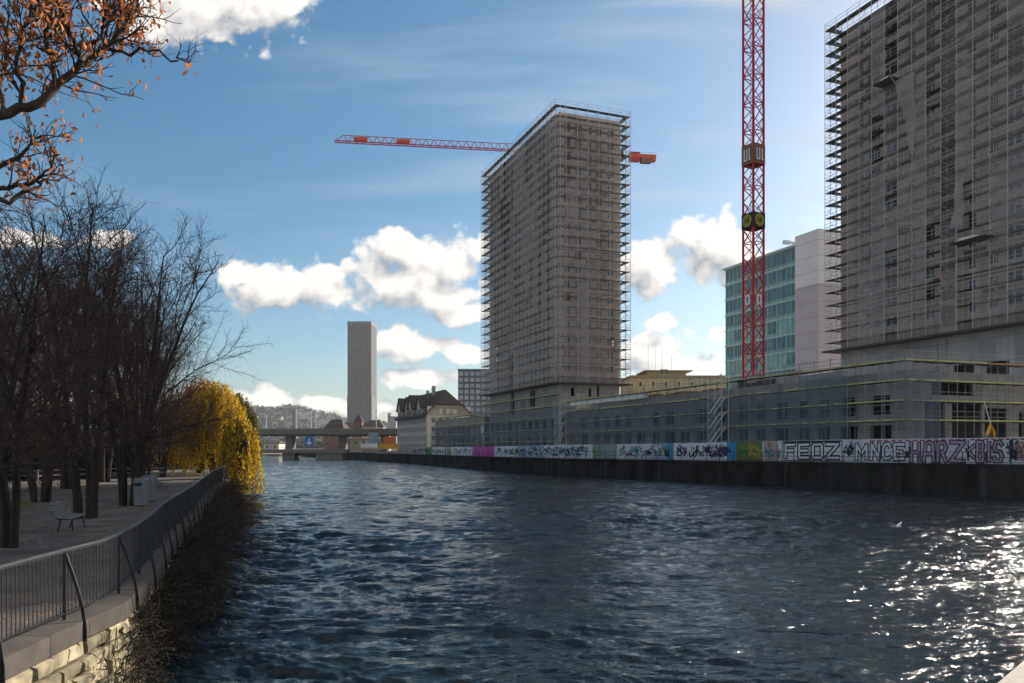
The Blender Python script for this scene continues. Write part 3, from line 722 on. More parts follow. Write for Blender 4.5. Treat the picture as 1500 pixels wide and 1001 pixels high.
# ---------------------------------------------------------------- towers
def tower(label, a0, b0, W, Ln, zb, zt, ztb, river_open, side_open, winspec, group):
    """building inside its scaffold; scaffold outer corner at grid (a0,b0)"""
    ins = 1.75
    t = thing('tower_building', label, 'tower block', G(a0,b0,0), GA, group)
    x0, x1, y0, y1 = ins, W-ins, ins, Ln-ins
    fh = 3.0
    nf = int((ztb-zb)/fh)
    # river wall (x = x0) and side wall (y = y0), both with openings
    ro, so_ = [], []
    wins = []
    rc = winspec['river']; scs = winspec['side']
    for fl in range(nf):
        z = zb+.35+fl*fh
        for (s, wd, kind) in rc:
            if s+wd > y1-.3: continue
            h = 1.75 if kind!='l' else 2.4; zz = z+.75 if kind!='l' else z+.1
            ro.append((s,s+wd,zz,zz+h)); 
            if kind=='w' and winspec['glazed'](fl,s,'r'): wins.append(('r',s,wd,zz,h,fl))
        for (s, wd, kind) in scs:
            if s+wd > x1-.3: continue
            h = 1.75 if kind!='l' else 2.4; zz = z+.75 if kind!='l' else z+.1
            so_.append((s,s+wd,zz,zz+h))
            if kind=='w' and winspec['glazed'](fl,s,'s'): wins.append(('s',s,wd,zz,h,fl))
    mb = MB(); wall_grid(mb, lambda s,d,z:(x0+d,s,z), y0, y1, zb, ztb, ro)
    mb.build('river_wall', M['conc'], t)
    mb = MB(); wall_grid(mb, lambda s,d,z:(s,y0+d,z), x0+.3, x1-.3, zb, ztb, so_)
    mb.build('side_wall', M['conc'], t)
    mb = MB(); wall_grid(mb, lambda s,d,z:(x1-d,s,z), y0, y1, GZ, ztb, [(y0+2+k*4.2,y0+3.6+k*4.2,zb+1+f*fh,zb+2.7+f*fh) for k in range(int((Ln-8)/4.2)) for f in range(nf)])
    wall_grid(mb, lambda s,d,z:(s,y1-d,z), x0+.3, x1-.3, GZ, ztb, [(x0+2,x0+4,zb+1+f*fh,zb+2.7+f*fh) for f in range(nf)])
    mb.build('rear_walls', M['conc'], t)
    # floor slabs, core and partition walls inside; parapet on top
    mb = MB()
    for fl in range(nf+1):
        z = zb+fl*fh
        mb.box(x0+.3,x1-.3,y0+.3,y1-.3,z-.1,z+.15)
    mb.box(x0+.3,x1-.3,y0+.3,y1-.3,ztb-.3,ztb-.05)
    mb.build('floor_slab', M['slab'], t)
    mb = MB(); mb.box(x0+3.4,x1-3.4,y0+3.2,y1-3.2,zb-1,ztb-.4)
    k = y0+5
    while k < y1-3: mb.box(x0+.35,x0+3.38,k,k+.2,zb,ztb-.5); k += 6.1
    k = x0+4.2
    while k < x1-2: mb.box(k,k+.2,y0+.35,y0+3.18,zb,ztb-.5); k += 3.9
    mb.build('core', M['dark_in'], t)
    # slab lines proud of the wall, brick infill patches
    mb = MB()
    for fl in range(nf+1):
        z = zb+fl*fh
        mb.box(x0-.05,x0-.003,y0,y1,z-.12,z+.12); mb.box(x0,x1,y0-.05,y0-.003,z-.12,z+.12)
    mb.build('slab_edges', M['slab'], t)
    mb = MB()
    for (s,wd,fl,side) in winspec.get('brick',[]):
        z = zb+.35+fl*fh
        if side=='s': mb.box(s,s+wd,y0-.035,y0-.004,z,z+.72)
        else: mb.box(x0-.035,x0-.004,s,s+wd,z,z+.72)
    if mb.v: mb.build('brick_infill', M['brick'], t)['kind'] = 'stuff'
    # windows: the largest hundred are parts, the rest one part
    def dist(w_):
        p = G(a0,b0)+ (ax*x0+bx*w_[1] if w_[0]=='r' else ax*w_[1]+bx*y0); return (Vector((p.x,p.y,0)).length+w_[3])*(1 if (w_[0]=='s' or winspec['main']=='r') else 2)
    wins.sort(key=dist); cache = {}; rest_f, rest_g = MB(), MB()
    for i, (sd_, s, wd, z, h, fl) in enumerate(wins):
        key = (round(wd,2), round(h,2))
        if key not in cache: cache[key] = window_mesh(wd, h, 1)
        fm, gm, ff, gg = cache[key]
        if sd_=='s': loc, rz = (s, y0+.1, z), 0
        else: loc, rz = (x0+.1, s+wd, z), -math.pi/2
        if i < 96:
            o = link('window', fm, t, loc, rz); link('pane', gm, o)
        else:
            mt = Matrix.Translation(loc)@Matrix.Rotation(rz,4,'Z')
            for src, dst in ((ff,rest_f),(gg,rest_g)):
                n_ = len(dst.v); dst.v += [tuple(mt@Vector(p)) for p in src.v]; dst.f += [tuple(n_+q for q in f_) for f_ in src.f]; dst.m += [0]*len(src.f)
    if rest_f.v:
        o = rest_f.build('windows', M['white_frame'], t); o['kind']='stuff'; p = rest_g.build('panes', M['glass'], o); p['kind']='stuff'
    # roof pieces
    mb = MB(); mb.box(x0+.3,x1-.3,y0+Ln*.25,y0+Ln*.42,ztb,ztb+.9); mb.box(x0+4,x1-4,y0+Ln*.6,y0+Ln*.75,ztb,ztb+1.1)
    mb.build('roof_upstand', M['conc'], t)
    return t

# left tower
LB0, LLN, LW_ = 89.0, 48.0, 17.9
zb, zt = 19.3, 76.0
lv = [zb+2.1*i for i in range(28)]           # 28 lifts
def netL(si, k, n):
    out = [(lv[0]-1.3, lv[-2]+.9)]
    if si == 0:       # river face is run 3 (see below); run order is side, rear, far, river
        if k >= n-1: return []
        return out
    if si == 3:
        if k <= 0: return []
        if k == 3: return [(lv[0]-1.3, lv[13]), (lv[15], lv[-2]+.9)]
        if k == 7: return [(lv[0]-1.3,lv[4]), (lv[6],lv[12])]
        if k == 6: return [(lv[0]-1.3,lv[18]), (lv[22],lv[-2]+.8)]
        if k == 8: return [(lv[0]-1.3,lv[17]), (lv[21],lv[-2]+.8)]
        return out
    return []
segsL = [(0,0,1,0,LW_),(LW_,0,0,1,LLN),(LW_,LLN,-1,0,LW_),(0,LLN,0,-1,LLN)]
spL = {'river':[(2.9+3.7*i, 1.7 if i not in (7,) else 3.0, 'w' if i not in (7,) else 'l') for i in range(12)],
       'side':[(2.9,1.5,'w'),(5.4,1.7,'w'),(8.4,1.0,'w'),(10.2,1.6,'w'),(13.1,1.7,'w')],
       'glazed':lambda fl,s,sd_: (fl < 12 and rnd.random()<.93) or (fl>=12 and rnd.random()<.12),
       'brick':[(rnd.choice((5.0,8.0,11.0)),2.6,fl,'s') for fl in range(8,18)]+[(rnd.uniform(4,38),4,fl,'r') for fl in range(6,17)], 'main':'s'}
tL = tower('tall narrow concrete tower block under construction in the middle, wrapped in scaffolding and netting', 0, LB0, LW_, LLN, zb, zt, 75.3, None, None, spL, 'two concrete towers under construction')
# base storeys of the left tower down to the ground
mb = MB(); ops = []
for k in range(10):
    s = 4+k*4.3
    ops += [(s,s+2.4,4.0,6.6),(s,s+2.4,8.0,10.4)]
ops += [(15,18.4,13.6,17.2),(28.2,30.6,12.4,17.6)]
wall_grid(mb, lambda s,d,z:(1.75+d,s,z), 1.75, LLN-1.75, GZ, zb-.002, ops)
wall_grid(mb, lambda s,d,z:(s,1.75+d,z), 2.05, LW_-2.05, GZ, zb-.002, [(4.4,5.3,15.2,17.0),(8.6,9.3,15.2,17.0),(10.6,11.2,14,17.8)])
mb.build('base_wall', M['conc_pod'], tL)
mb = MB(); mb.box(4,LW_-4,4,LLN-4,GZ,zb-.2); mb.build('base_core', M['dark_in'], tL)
scaffold('scaffolding', 'tube scaffolding with pale netting wrapped round the narrow tower in the middle', G(0,LB0), segsL, lv, bay=2.45, nets=netL, z0=zb-1.2, group='scaffolds round the two towers')

# right tower
RA0, RB0, RW, RLN = 29.2, .6, 18.0, 42.8
zbR, ztR = 21.9, 74.8
lvR = [zbR+2.1*i for i in range(26)]
def netR(si, k, n):
    if si == 3:
        kk = k     # counted from the far (left) end
        if kk <= 1: return []
        if kk == 4: return [(lvR[0]-1.2, lvR[12]), (lvR[16]+.3, lvR[-2])]
        if kk == 5: return [(lvR[1], lvR[4]), (lvR[6], lvR[9]), (lvR[11]-.5,lvR[18]), (lvR[23],lvR[-2]+.6)]
        if kk == 8: return [(lvR[0]-1,lvR[1]),(lvR[7],lvR[14]),(lvR[16], lvR[-2]+.6)]
        if kk == 10: return [(lvR[9],lvR[-2])]
        return [(lvR[0]-1.2, lvR[-2]+.4)]
    return [(lvR[0]-1.2, lvR[-2]+.9)] if si==0 else []
segsR = [(0,0,1,0,RW),(RW,0,0,1,RLN),(RW,RLN,-1,0,RW),(0,RLN,0,-1,RLN)]
spR = {'river':[(2.6+3.35*i, (1.7,1.3,2.2)[i%3] if i not in (5,9) else 2.5, 'w' if i not in (5,) else 'l') for i in range(12)],
       'side':[(3.0+3*i,1.6,'w') for i in range(5)],
       'glazed':lambda fl,s,sd_: (fl < 10 and rnd.random()<.95) or (fl>=10 and rnd.random()<.35),
       'brick':[(rnd.uniform(3,36),rnd.uniform(2,5),fl,'r') for fl in list(range(1,16))*2], 'main':'r'}
tR = tower('broad concrete tower block under construction at the right edge, behind torn netting', RA0, RB0, RW, RLN, zbR, ztR, 73.4, None, None, spR, 'two concrete towers under construction')
mb = MB()
wall_grid(mb, lambda s,d,z:(1.75+d,s,z), 1.75, RLN-1.75, GZ, zbR-.002, [(11.2,14.6,13.4,16.0),(16.2,19.6,13.4,16.0),(22,24.5,13.4,15.6),(4,8,13.4,16)])
wall_grid(mb, lambda s,d,z:(s,1.75+d,z), 2.05, RW-2.05, GZ, zbR-.002, [(4,8,13.4,16)])
mb.box(1.45,1.74,20.6,20.9,12.9,19.8); mb.box(1.45,1.74,22.1,22.3,12.9,19.4)
mb.build('base_wall', M['conc_pod'], tR)
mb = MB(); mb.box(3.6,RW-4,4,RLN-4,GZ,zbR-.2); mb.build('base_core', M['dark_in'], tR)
scaffold('scaffolding', 'broad scaffolding with torn netting and loading decks round the right hand tower', G(RA0,RB0), segsR, lvR, bay=2.55, nets=netR, z0=zbR-1.3, group='scaffolds round the two towers')
# stair/hoist lattice at the far end of the right tower, and loading platforms
hl = thing('loading_platform', 'dark loading platform jutting out high on the right tower scaffolding', 'platform', G(RA0,RB0+28.6,lvR[18]), GA)
mb = MB(); mb.box(-2.2,0,-1.6,1.8,-.12,0); mb.build('deck', M['deck'], hl)
mb = MB()
for p in ((-2.2,-1.6),(-2.2,1.8)): mb.bar((p[0],p[1],0),(p[0],p[1],1.1),.05); mb.bar((p[0],p[1],-.1),(-.05,p[1],-1.9),.06)
mb.bar((-2.2,-1.6,1.1),(-2.2,1.8,1.1),.05); mb.build('guard_rail', M['galv'], hl)
mb = MB(); mb.box(-1.9,-.8,-.9,.6,.003,.35); mb.build('load', M['white_sheet'], hl)
hl = thing('loading_platform', 'lower loading platform with pale packs beside the torn netting of the right tower', 'platform', G(RA0,RB0+15.4,lvR[5]), GA)
mb = MB(); mb.box(-2.0,0,-3.6,1.8,-.12,0); mb.build('deck', M['deck'], hl)
mb = MB(); mb.box(-1.7,-.5,-1.9,.6,.003,.4); mb.build('load', M['white_sheet'], hl)
# loose hanging flap of white sheeting
def flap(label, loc, wtop, wbot, h, m):
    mb = MB(); n = 12
    for i in range(n):
        for sgn in (0,):
            z0_, z1_ = -h*i/n, -h*(i+1)/n; wa = wtop+(wbot-wtop)*i/n; wb_ = wtop+(wbot-wtop)*(i+1)/n
            o0 = -.35-.25*math.sin(i*.7); o1 = -.35-.25*math.sin((i+1)*.7)
            mb.quad((o0-.2,-wtop+wa,z0_),(o0,-wtop,z0_),(o1,-wtop,z1_),(o1-.2,-wtop+wb_,z1_)); 
    o = mb.build('net_flap', m, None, loc, GA, smooth=True); tag(o, label, 'netting'); return o
flap('loose grey netting flap hanging below the high loading platform', G(RA0,RB0+27.6,lvR[18]-.2), 3.4, .5, 12, M['net_dense'])
flap('short torn netting flap hanging lower on the right tower scaffold', G(RA0,RB0+17.2,lvR[9]), 1.0, 1.9, 6, M['net_dense'])

def under_beam(par, W, Ln, z):
    mb = MB(); d = 1.72
    for (x0,x1,y0,y1) in ((-.35,W+.35,-.35,d),(-.35,W+.35,Ln-d,Ln+.35),(-.35,d,d,Ln-d),(W-d,W+.35,d,Ln-d)): mb.box(x0,x1,y0,y1,z-.30,z-.02)
    mb.build('support_beam', M['deck'], par)
under_beam([o for o in bpy.data.objects if o.name=='scaffolding'][0], LW_, LLN, zb-1.2)
under_beam([o for o in bpy.data.objects if o.name=='scaffolding.001'][0], RW, RLN, zbR-1.3)
# ---------------------------------------------------------------- podium
def podium(label, b0, b1, front, zt):
    t = thing('podium_building', label, 'building', G(0,b0), GA)
    L_ = b1-b0; ops = []; s = 3.2
    while s+3 < L_-1:
        wd = rnd.choice((2.2,2.6,3.0)); ops.append((s,s+wd,3.9,6.9)); 
        if rnd.random()<.85: ops.append((s+.2,s+wd-.2,8.1,10.2))
        s += wd+rnd.choice((1.5,1.9,2.6))
    mb = MB(); wall_grid(mb, lambda s_,d,z:(1.6+d,s_,z), 1.6, L_, GZ, zt, ops)
    # ragged top of the pour: formwork stubs and unfinished walls
    mb.build('river_wall', M['conc_pod'], t)
    mb = MB()
    for (a,b,z0,z1) in ops:
        if rnd.random()<.75:
            mb.bar((1.78,a,(z0+z1)/2),(1.78,b,(z0+z1)/2),.07); mb.bar((1.78,(a+b)/2,z0),(1.78,(a+b)/2,z1),.07)
    mb.build('window_frames', M['galv'], t)
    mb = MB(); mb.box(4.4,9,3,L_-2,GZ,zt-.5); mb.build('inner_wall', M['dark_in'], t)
    mb = MB(); mb.box(1.9,70 if front else 24,1.9,L_-.3,zt-.32,zt-.05); mb.box(1.9,4.38,1.9,L_-.3,7.3,7.6); mb.build('roof_slab', M['conc_grey'], t)
    if front:
        fo = [(4.6,7.6,3.4,9.4),(8.6,13.2,3.4,9.4),(13.6,17.2,3.4,8.9),(19,24,3.4,8.6),(5.6,11.8,10.2,11.6)]
        mb = MB(); wall_grid(mb, lambda s_,d,z:(s_,1.6+d,z), 1.9, 70, GZ, zt, fo); mb.build('front_wall', M['conc_pod'], t)
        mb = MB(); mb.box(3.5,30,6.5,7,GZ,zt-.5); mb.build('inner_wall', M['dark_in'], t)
    return t
podium('long unfinished concrete podium building behind grey blue netting, its corner facing the river', 0, 87.6, True, 12.7)
podium('far end of the concrete podium beyond the narrow tower, with sunlit upper openings', 138.2, 188, False, 12.9)

plv = [7.3,9.35,11.5,13.6]
segsP = [(27,0,-1,0,27),(0,0,0,1,87)]
def segs_rev(s): return s
# outer line at a=0 and b=0, building to the +a,+b side: travel so that the inner side is on the left
def netP(si,k,n):
    if si == 0:
        if k < 2: return [(4.6,12.6)]
        return []
    if si == 1:
        kk = n-1-k
        if kk < 3: return []
        if kk in (3,4,5): return [(3.4,13.2)]
        if kk in (14,15,22): return [(3.4,11.4)]
        return [(3.4,11.7+rnd.choice((0,.1,.4,-.4)))]
    return []
segsP = [(0,0,1,0,30),(0,87,0,-1,87)]
scaffold('scaffolding', 'long low scaffold with yellow toe boards and blue grey netting along the podium corner', G(0,0), segsP, plv, bay=2.6, depth=1.1, nets=netP, netmat=lambda si,k:'net_blue', toe=True, tube='galv_dark', z0=GZ, brace_every=4, group=None, toe_orange=lambda si,c,li: si==0 and 10<c<17 and li==3, toe_w=.15, topframe=1.3, nowrap=True)
scaffold('scaffolding', 'low scaffold with thin yellow boards in front of the foot of the narrow tower', G(-.05,88.2), [(0,49,0,-1,49)], [5.6,8.1,10.6,13.0,15.4], bay=2.6, depth=1.1, nets=lambda si,k,n: [(3.2,12.6)] if k%5 else [(3.2,9.9)], netmat=lambda si,k:'net_blue', toe=True, tube='galv_dark', z0=GZ, brace_every=5, toe_w=.17, nowrap=True)
scaffold('scaffolding', 'far low scaffold with yellow boards at the end of the podium beside the old house', G(0,138.4), [(0,50,0,-1,50)], [5.2,7.9,10.6,13.3], bay=2.6, depth=1.1, nets=lambda si,k,n: [(3.2,10.2)], netmat=lambda si,k:'net_blue', toe=True, tube='galv_dark', z0=GZ, brace_every=5, toe_w=.2, nowrap=True)

# stair towers on the scaffold
def stairs(label, b, zt):
    t = thing('scaffold_stair', label, 'stair tower', G(-1.5,b,GZ), GA, 'stair towers on the podium scaffolding')
    h = zt-GZ; n = int(h/2.1)
    f = MB()
    for (x,y) in ((0,0),(1.2,0),(0,3.2),(1.2,3.2)): f.tube([(x,y,0),(x,y,h+1)],.04,5,cap=False)
    for i in range(n+2):
        for (a,b_) in (((0,0),(1.2,0)),((0,3.2),(1.2,3.2)),((1.2,0),(1.2,3.2))): f.bar((*a,i*2.1),(*b_,i*2.1),.05)
    f.build('frame', M['galv'], t)
    for i in range(n):
        m_ = MB()
        for x in (.15,.95): m_.bar((x,3.1,i*2.1),(x,.5,(i+1)*2.1),.06,.2)
        for k in range(9): z = i*2.1+.2+k*.22; y = 3.1-2.6*(k+.5)/9; m_.box(.2,.9,y-.12,y+.12,z,z+.04)
        m_.bar((.1,3.1,i*2.1+1),(.1,.5,(i+1)*2.1+1),.05)
        m_.build('stair_flight', M['galv'], t)
stairs('metal stair tower zigzagging up the podium scaffold just left of the red crane mast', 29.5, 13.4)
stairs('metal stair tower at the foot of the narrow tower in the middle', 83.0, 13.0)

# things on the podium roof
rs = thing('rooftop_sheeting', 'sunlit white sheeting wrapped along the podium edge', 'sheeting', G(.35,53), GA)
for k in range(4):
    mb = MB(); L_ = 7.2; mb.box(0,.5,k*(L_+.3),k*(L_+.3)+L_,12.72,13.5+.1*(k%2)); mb.build('wrapped_pack', M['white_sheet'], rs)
for lab, b, a, sx_, sy_, h, mt in (('low unfinished concrete wall on the podium roof behind the red mast', 12, 3.2, .3, 22, 1.6, 'conc_pod'),
     ('long brown formwork stack on the podium roof', 38, 4.2, 1.4, 22, .9, 'brick'), ('dark formwork panels lying on the podium roof near the stair tower', 24, 3.0, 1.2, 8, 1.3, 'deck'),
     ('grey concrete parapet block on the podium roof left of the white sheeting', 74, 3.6, .3, 11, 1.2, 'conc_pod')):
    mb = MB(); k = 0
    while k < sy_:
        e = min(k+rnd.uniform(1.6,3.4), sy_); mb.box(0,sx_,k,e-.06,0,h*rnd.uniform(.55,1.1)); k = e
    tag(mb.build('site_material', M[mt], None, G(a,b,12.66), GA), lab, 'building material')
tag(link('rebar_bundle', None, None, G(3,62,12.7), GA), 'row of thin steel starter bars sticking up from the podium roof', 'rebar')
rb = bpy.data.objects['rebar_bundle']; mb = MB()
for k in range(60): 
    y = rnd.uniform(-30,24); mb.tube([(rnd.uniform(0,1),y,0),(rnd.uniform(0,1),y+rnd.uniform(-.1,.1),rnd.uniform(1.2,2.9))],.03,4,cap=False)
mb.build('bars', M['slab'], rb)
# site machine behind the hoarding
em = thing('excavator', 'yellow excavator boom showing above the hoarding in front of the podium opening', 'excavator', G(9.0,-1.9,GZ-.03), GA)
mb = MB(); mb.tube([(0,0,1.2),(.5,0,2.9),(1.0,0,3.9),(1.5,0,3.2),(1.7,0,2.2)],[.16,.2,.2,.15,.12],6); mb.build('boom', cmat('machine_yellow',(.62,.32,.03)), em)
mb = MB(); mb.box(-2.4,-.2,-1.0,1.0,.9,1.9); mb.build('body', cmat('machine_yellow',(.62,.32,.03)), em)
mb = MB(); mb.box(-1.4,-.3,-.9,.1,1.91,2.9); mb.build('cab', M['glass'], em)
mb = MB()
for y in (-1.1,.65): mb.prism([(-2.4,y),(-.1,y),(-.1,y+.45),(-2.4,y+.45)],0,.8)
mb.build('tracks', M['black'], em)
# white flexible duct / bag beside the opening
dm = MB()
for k in range(6): dm.tube([(0,0,k*.42),(0,0,k*.42+.3)],[.62-.05*k,.6-.05*k],14)
tag(dm.build('ribbed_tank', M['galv'], None, G(15.6,-1.6,GZ+.2), GA), 'pale ribbed drum stack showing above the hoarding by the dark doorway', 'drum')
mb = MB(); mb.bar((0,0,0),(1.3,0,-.0),.1)
bm_ = MB(); bm_.tube([(0,0,0),(2.3,0,-5.6)],.06,6); tag(bm_.build('slanted_prop', M['galv'], None, G(10.6,-.7,9.4), GA), 'pale prop leaning against the podium scaffold', 'prop')
# ---------------------------------------------------------------- cranes
def lattice(mb, wd, h, rod=.06, leg=.11, n=1):
    c = [(-wd/2,-wd/2),(wd/2,-wd/2),(wd/2,wd/2),(-wd/2,wd/2)]
    for x,y in c: mb.bar((x,y,0),(x,y,h),leg)
    hh = h/n
    for k in range(n):
        for i in range(4):
            a, b = c[i], c[(i+1)%4]; z0, z1 = k*hh, (k+1)*hh; m_ = ((a[0]+b[0])/2,(a[1]+b[1])/2)
            mb.bar((*a,z0),(*b,z0),rod); mb.bar((*a,z0),(*b,(z0+z1)/2+.0),rod); mb.bar((*b,(z0+z1)/2),(*a,z1),rod)
            mb.bar((*b,z0),(*a,(z0+z1)/2),rod*.6); 
mx_, my_ = (1103.5-HX)/F*118, 118.0
cr = thing('tower_crane', 'tall red lattice crane mast rising out of frame in front of the teal glass building', 'crane', (mx_,my_,6.0), R(28))
sm = MB(); lattice(sm, 2.05, 4.1, .11, .24, 1); sme = sm.mesh('mast_section', M['red'])
for k in range(18): link('mast_section', sme, cr, (0,0,k*4.1))
lm = MB()
for x in (-.22,.22): lm.bar((x,.3,0),(x,.3,73),.04)
k = 0
while k < 73: lm.bar((-.22,.3,k),(.22,.3,k),.03); k += .35
lm.build('ladder', M['red'], cr)
def crane_board(z, h, mats, kind):
    """square sign boards on the four sides of the mast"""
    for i in range(4):
        a = i*math.pi/2; wd = 2.26
        mb = MB(); mb.box(-wd/2,wd/2,-.04,0,0,h)
        o = mb.build('sign_board', M[mats[0]], cr, (math.sin(a)*1.2,-math.cos(a)*1.2,z), a)
        mb = MB()
        if kind == 'letters':     # pale upright strokes in a tan frame, as on the photo
            mb.box(-.8,.8,-.075,-.042,.35,h-.45); mb.build('sign_face', cmat('sign_plum',(.16,.03,.05)), o)
            mb = MB()
            for x in (-.62,-.12,.38): mb.box(x,x+.2,-.11,-.077,.5,h-.6)
            mb.box(-.42,-.12,-.11,-.077,.5,.7); mb.box(.58,.78,-.11,-.077,.5,.7)
            mb.build('lettering', M['white'], o)
        else:
            mb = MB(); n = 22; b = len(mb.v)
            pts = [(math.cos(2*math.pi*k/n)*.88, h/2+math.sin(2*math.pi*k/n)*.95) for k in range(n)]
            mb.v += [(p[0],-.06,p[1]) for p in pts]+[(p[0],-.042,p[1]) for p in pts]; mb.f.append(tuple(range(n))); mb.m.append(0)
            for k in range(n): mb.f.append((k,(k+1)%n,n+(k+1)%n,n+k)); mb.m.append(0)
            d = mb.build('emblem', M['board_yellow'], o)
            mb = MB()
            for x in (-.42,.0,.3): mb.box(x,x+.13,-.09,-.062,h/2-.4,h/2+.42)
            mb.box(-.42,.42,-.093,-.091,h/2-.06,h/2+.06); mb.build('emblem_marks', M['black'], o)
crane_board(CAMZ-6+(HY-243)/F*118, 2.9, ('board_tan',), 'letters')
crane_board(CAMZ-6+(HY-336)/F*118, 2.2, ('black',), 'disc')
for i in range(4):
    a = i*math.pi/2; mb = MB(); mb.box(-.5,.5,-.03,0,0,1.5)
    o = mb.build('white_board', M['white'], cr, (math.sin(a)*1.16,-math.cos(a)*1.16,CAMZ-6+(HY-448)/F*118), a)
    mb = MB(); mb.box(-.08,.08,-.06,-.032,.3,1.2); mb.box(-.22,.22,-.06,-.032,.85,.95); mb.build('arrow', M['black'], o)

# second crane, jib reaching left over the narrow tower
sc2 = 1.16
jl, jr = Vector((-43.2*sc2,194*sc2,0)), Vector((36.9*sc2,205*sc2,0)); jz = CAMZ+75.0*sc2
jd = (jr-jl).normalized(); jang = math.atan2(jd.y, jd.x); mpos = jl+jd*((26.9+43.2)*sc2)
c2 = thing('tower_crane', 'red crane whose long jib reaches left from behind the narrow tower', 'crane', (mpos.x,mpos.y,3), jang)
lm_ = MB(); lattice(lm_, 2.0, 4.5, .07, .17, 1); lme = lm_.mesh('mast_section', M['red'])
for k in range(20): link('mast_section', lme, c2, (0,0,k*4.5))
H0 = jz-3-.9; JL = (jl-Vector((mpos.x,mpos.y,0))).length; RL = (jr-Vector((mpos.x,mpos.y,0))).length
mb = MB(); jh, jw, n = 1.9, 1.4, 34
top = [(-JL+2.5+(JL-2.5)*k/n,0,H0+jh) for k in range(n+1)]
for y in (-jw/2,jw/2): mb.bar((0,y,H0),(-JL,y,H0),.30,.22)
mb.bar(top[0],top[-1],.15,.15)
for k in range(n):
    x0, x1 = top[k][0], top[k+1][0]; xm = (x0+x1)/2
    for y in (-jw/2,jw/2): mb.bar((x0,0,H0+jh),(xm,y,H0),.09); mb.bar((xm,y,H0),(x1,0,H0+jh),.09)
    mb.bar((xm,-jw/2,H0),(xm,jw/2,H0),.06)
mb.bar((-JL,-jw/2,H0),top[0],.1); mb.bar((-JL,jw/2,H0),top[0],.1)
mb.build('jib', M['red'], c2)
for px in (527,585):
    x = -JL*(1-(px-492)/(885-492)*1.0); mb = MB(); 
    for y in (-.45,.45): mb.box(x-1.9,x+1.9,y-.03,y+.03,H0+.6,H0+1.5)
    mb.build('banner', M['orange'], c2)
mb = MB(); mb.bar((0,-.6,H0),(RL,-.6,H0),.25,.3); mb.bar((0,.6,H0),(RL,.6,H0),.25,.3); mb.box(0,RL,-.55,.55,H0+.1,H0+.16)
for k in range(9): x = RL*k/8; mb.bar((x,-.8,H0+.1),(x,-.8,H0+1.2),.05); 
mb.bar((0,-.8,H0+1.2),(RL,-.8,H0+1.2),.05); mb.build('counter_jib', M['red'], c2)
for k, (x0,x1,za,zb_,mm) in enumerate(((RL-4.6,RL-1.4,-1.7,.5,'brick'),(RL-8.0,RL-5.0,-1.4,1.2,'red'),(RL-1.1,RL-.1,-1.2,.6,'orange'))):
    mb = MB(); mb.box(x0,x1,-.9,.9,H0+za,H0+zb_); mb.build('counterweight', M[mm], c2)
mb = MB(); mb.box(RL-8.2,RL-.4,-.95,-.91,H0-.5,H0+.6); mb.build('banner', M['orange'], c2)
mb = MB(); mb.box(-1.1,1.1,-1.1,1.1,H0-.8,H0+.3); mb.build('slewing_ring', M['red'], c2)
mb = MB(); mb.box(.2,2.0,-2.6,-1.1,H0-1.6,H0+.5); mb.build('cab', M['glass'], c2)
# small crane arm tip over the white block
c3 = thing('crane_jib', 'tiny grey crane arm tip poking out beside the white block roof', 'crane', P(1152,355,200).to_tuple(), R(20))
mb = MB(); mb.bar((0,0,0),(14,4,1.2),.6,.5); mb.box(-.9,.9,-.4,.4,-.5,.4); mb.build('arm', M['galv'], c3)
# pale light mast at the right edge
# ---------------------------------------------------------------- buildings beyond the site
def facade_building(name, label, a, b, W, Ln, z, wallm, rows, cols, winm, cat='building', parapet=.5, loc=None, rz=GA, z0=None, side_cols=6, wfrac=(.6,.62), framem=None):
    t = thing(name, label, cat, loc if loc is not None else G(a,b), rz); z0 = GZ-.1 if z0 is None else z0
    fh = (z-z0-1.0)/rows
    def ops(L_, n):
        c = L_/n; return [(c*(i+.5-wfrac[0]/2), c*(i+.5+wfrac[0]/2), z0+.6+fh*(r+.5-wfrac[1]/2), z0+.6+fh*(r+.5+wfrac[1]/2)) for i in range(n) for r in range(rows)]
    for nm, put, L_, n in (('river_wall', lambda s,d,q:(d,s,q), Ln, cols), ('side_wall', lambda s,d,q:(s,d,q), W, side_cols)):
        o_ = ops(L_, n); mb = MB(); 
        if nm == 'river_wall': wall_grid(mb, put, 0, L_, z0, z, o_, .35)
        else: wall_grid(mb, put, .352, L_, z0, z, o_, .35)
        mb.build(nm, wallm, t)
        g_ = MB()
        for (s0,s1,a_,b_) in o_: g_.hexa([put(s0,.2,a_),put(s1,.2,a_),put(s1,.26,a_),put(s0,.26,a_),put(s0,.2,b_),put(s1,.2,b_),put(s1,.26,b_),put(s0,.26,b_)])
        g_.build('windows', winm, t)['kind'] = 'stuff'
    mb = MB(); mb.box(1.2,W,1.2,Ln,z0,z-.02); mb.build('body', wallm, t)
    mb = MB(); mb.box(-.15,W+.1,-.15,-.004,z-.4,z+parapet); mb.box(-.15,-.004,-.004,Ln,z-.4,z+parapet); mb.build('parapet', framem or wallm, t)
    return t
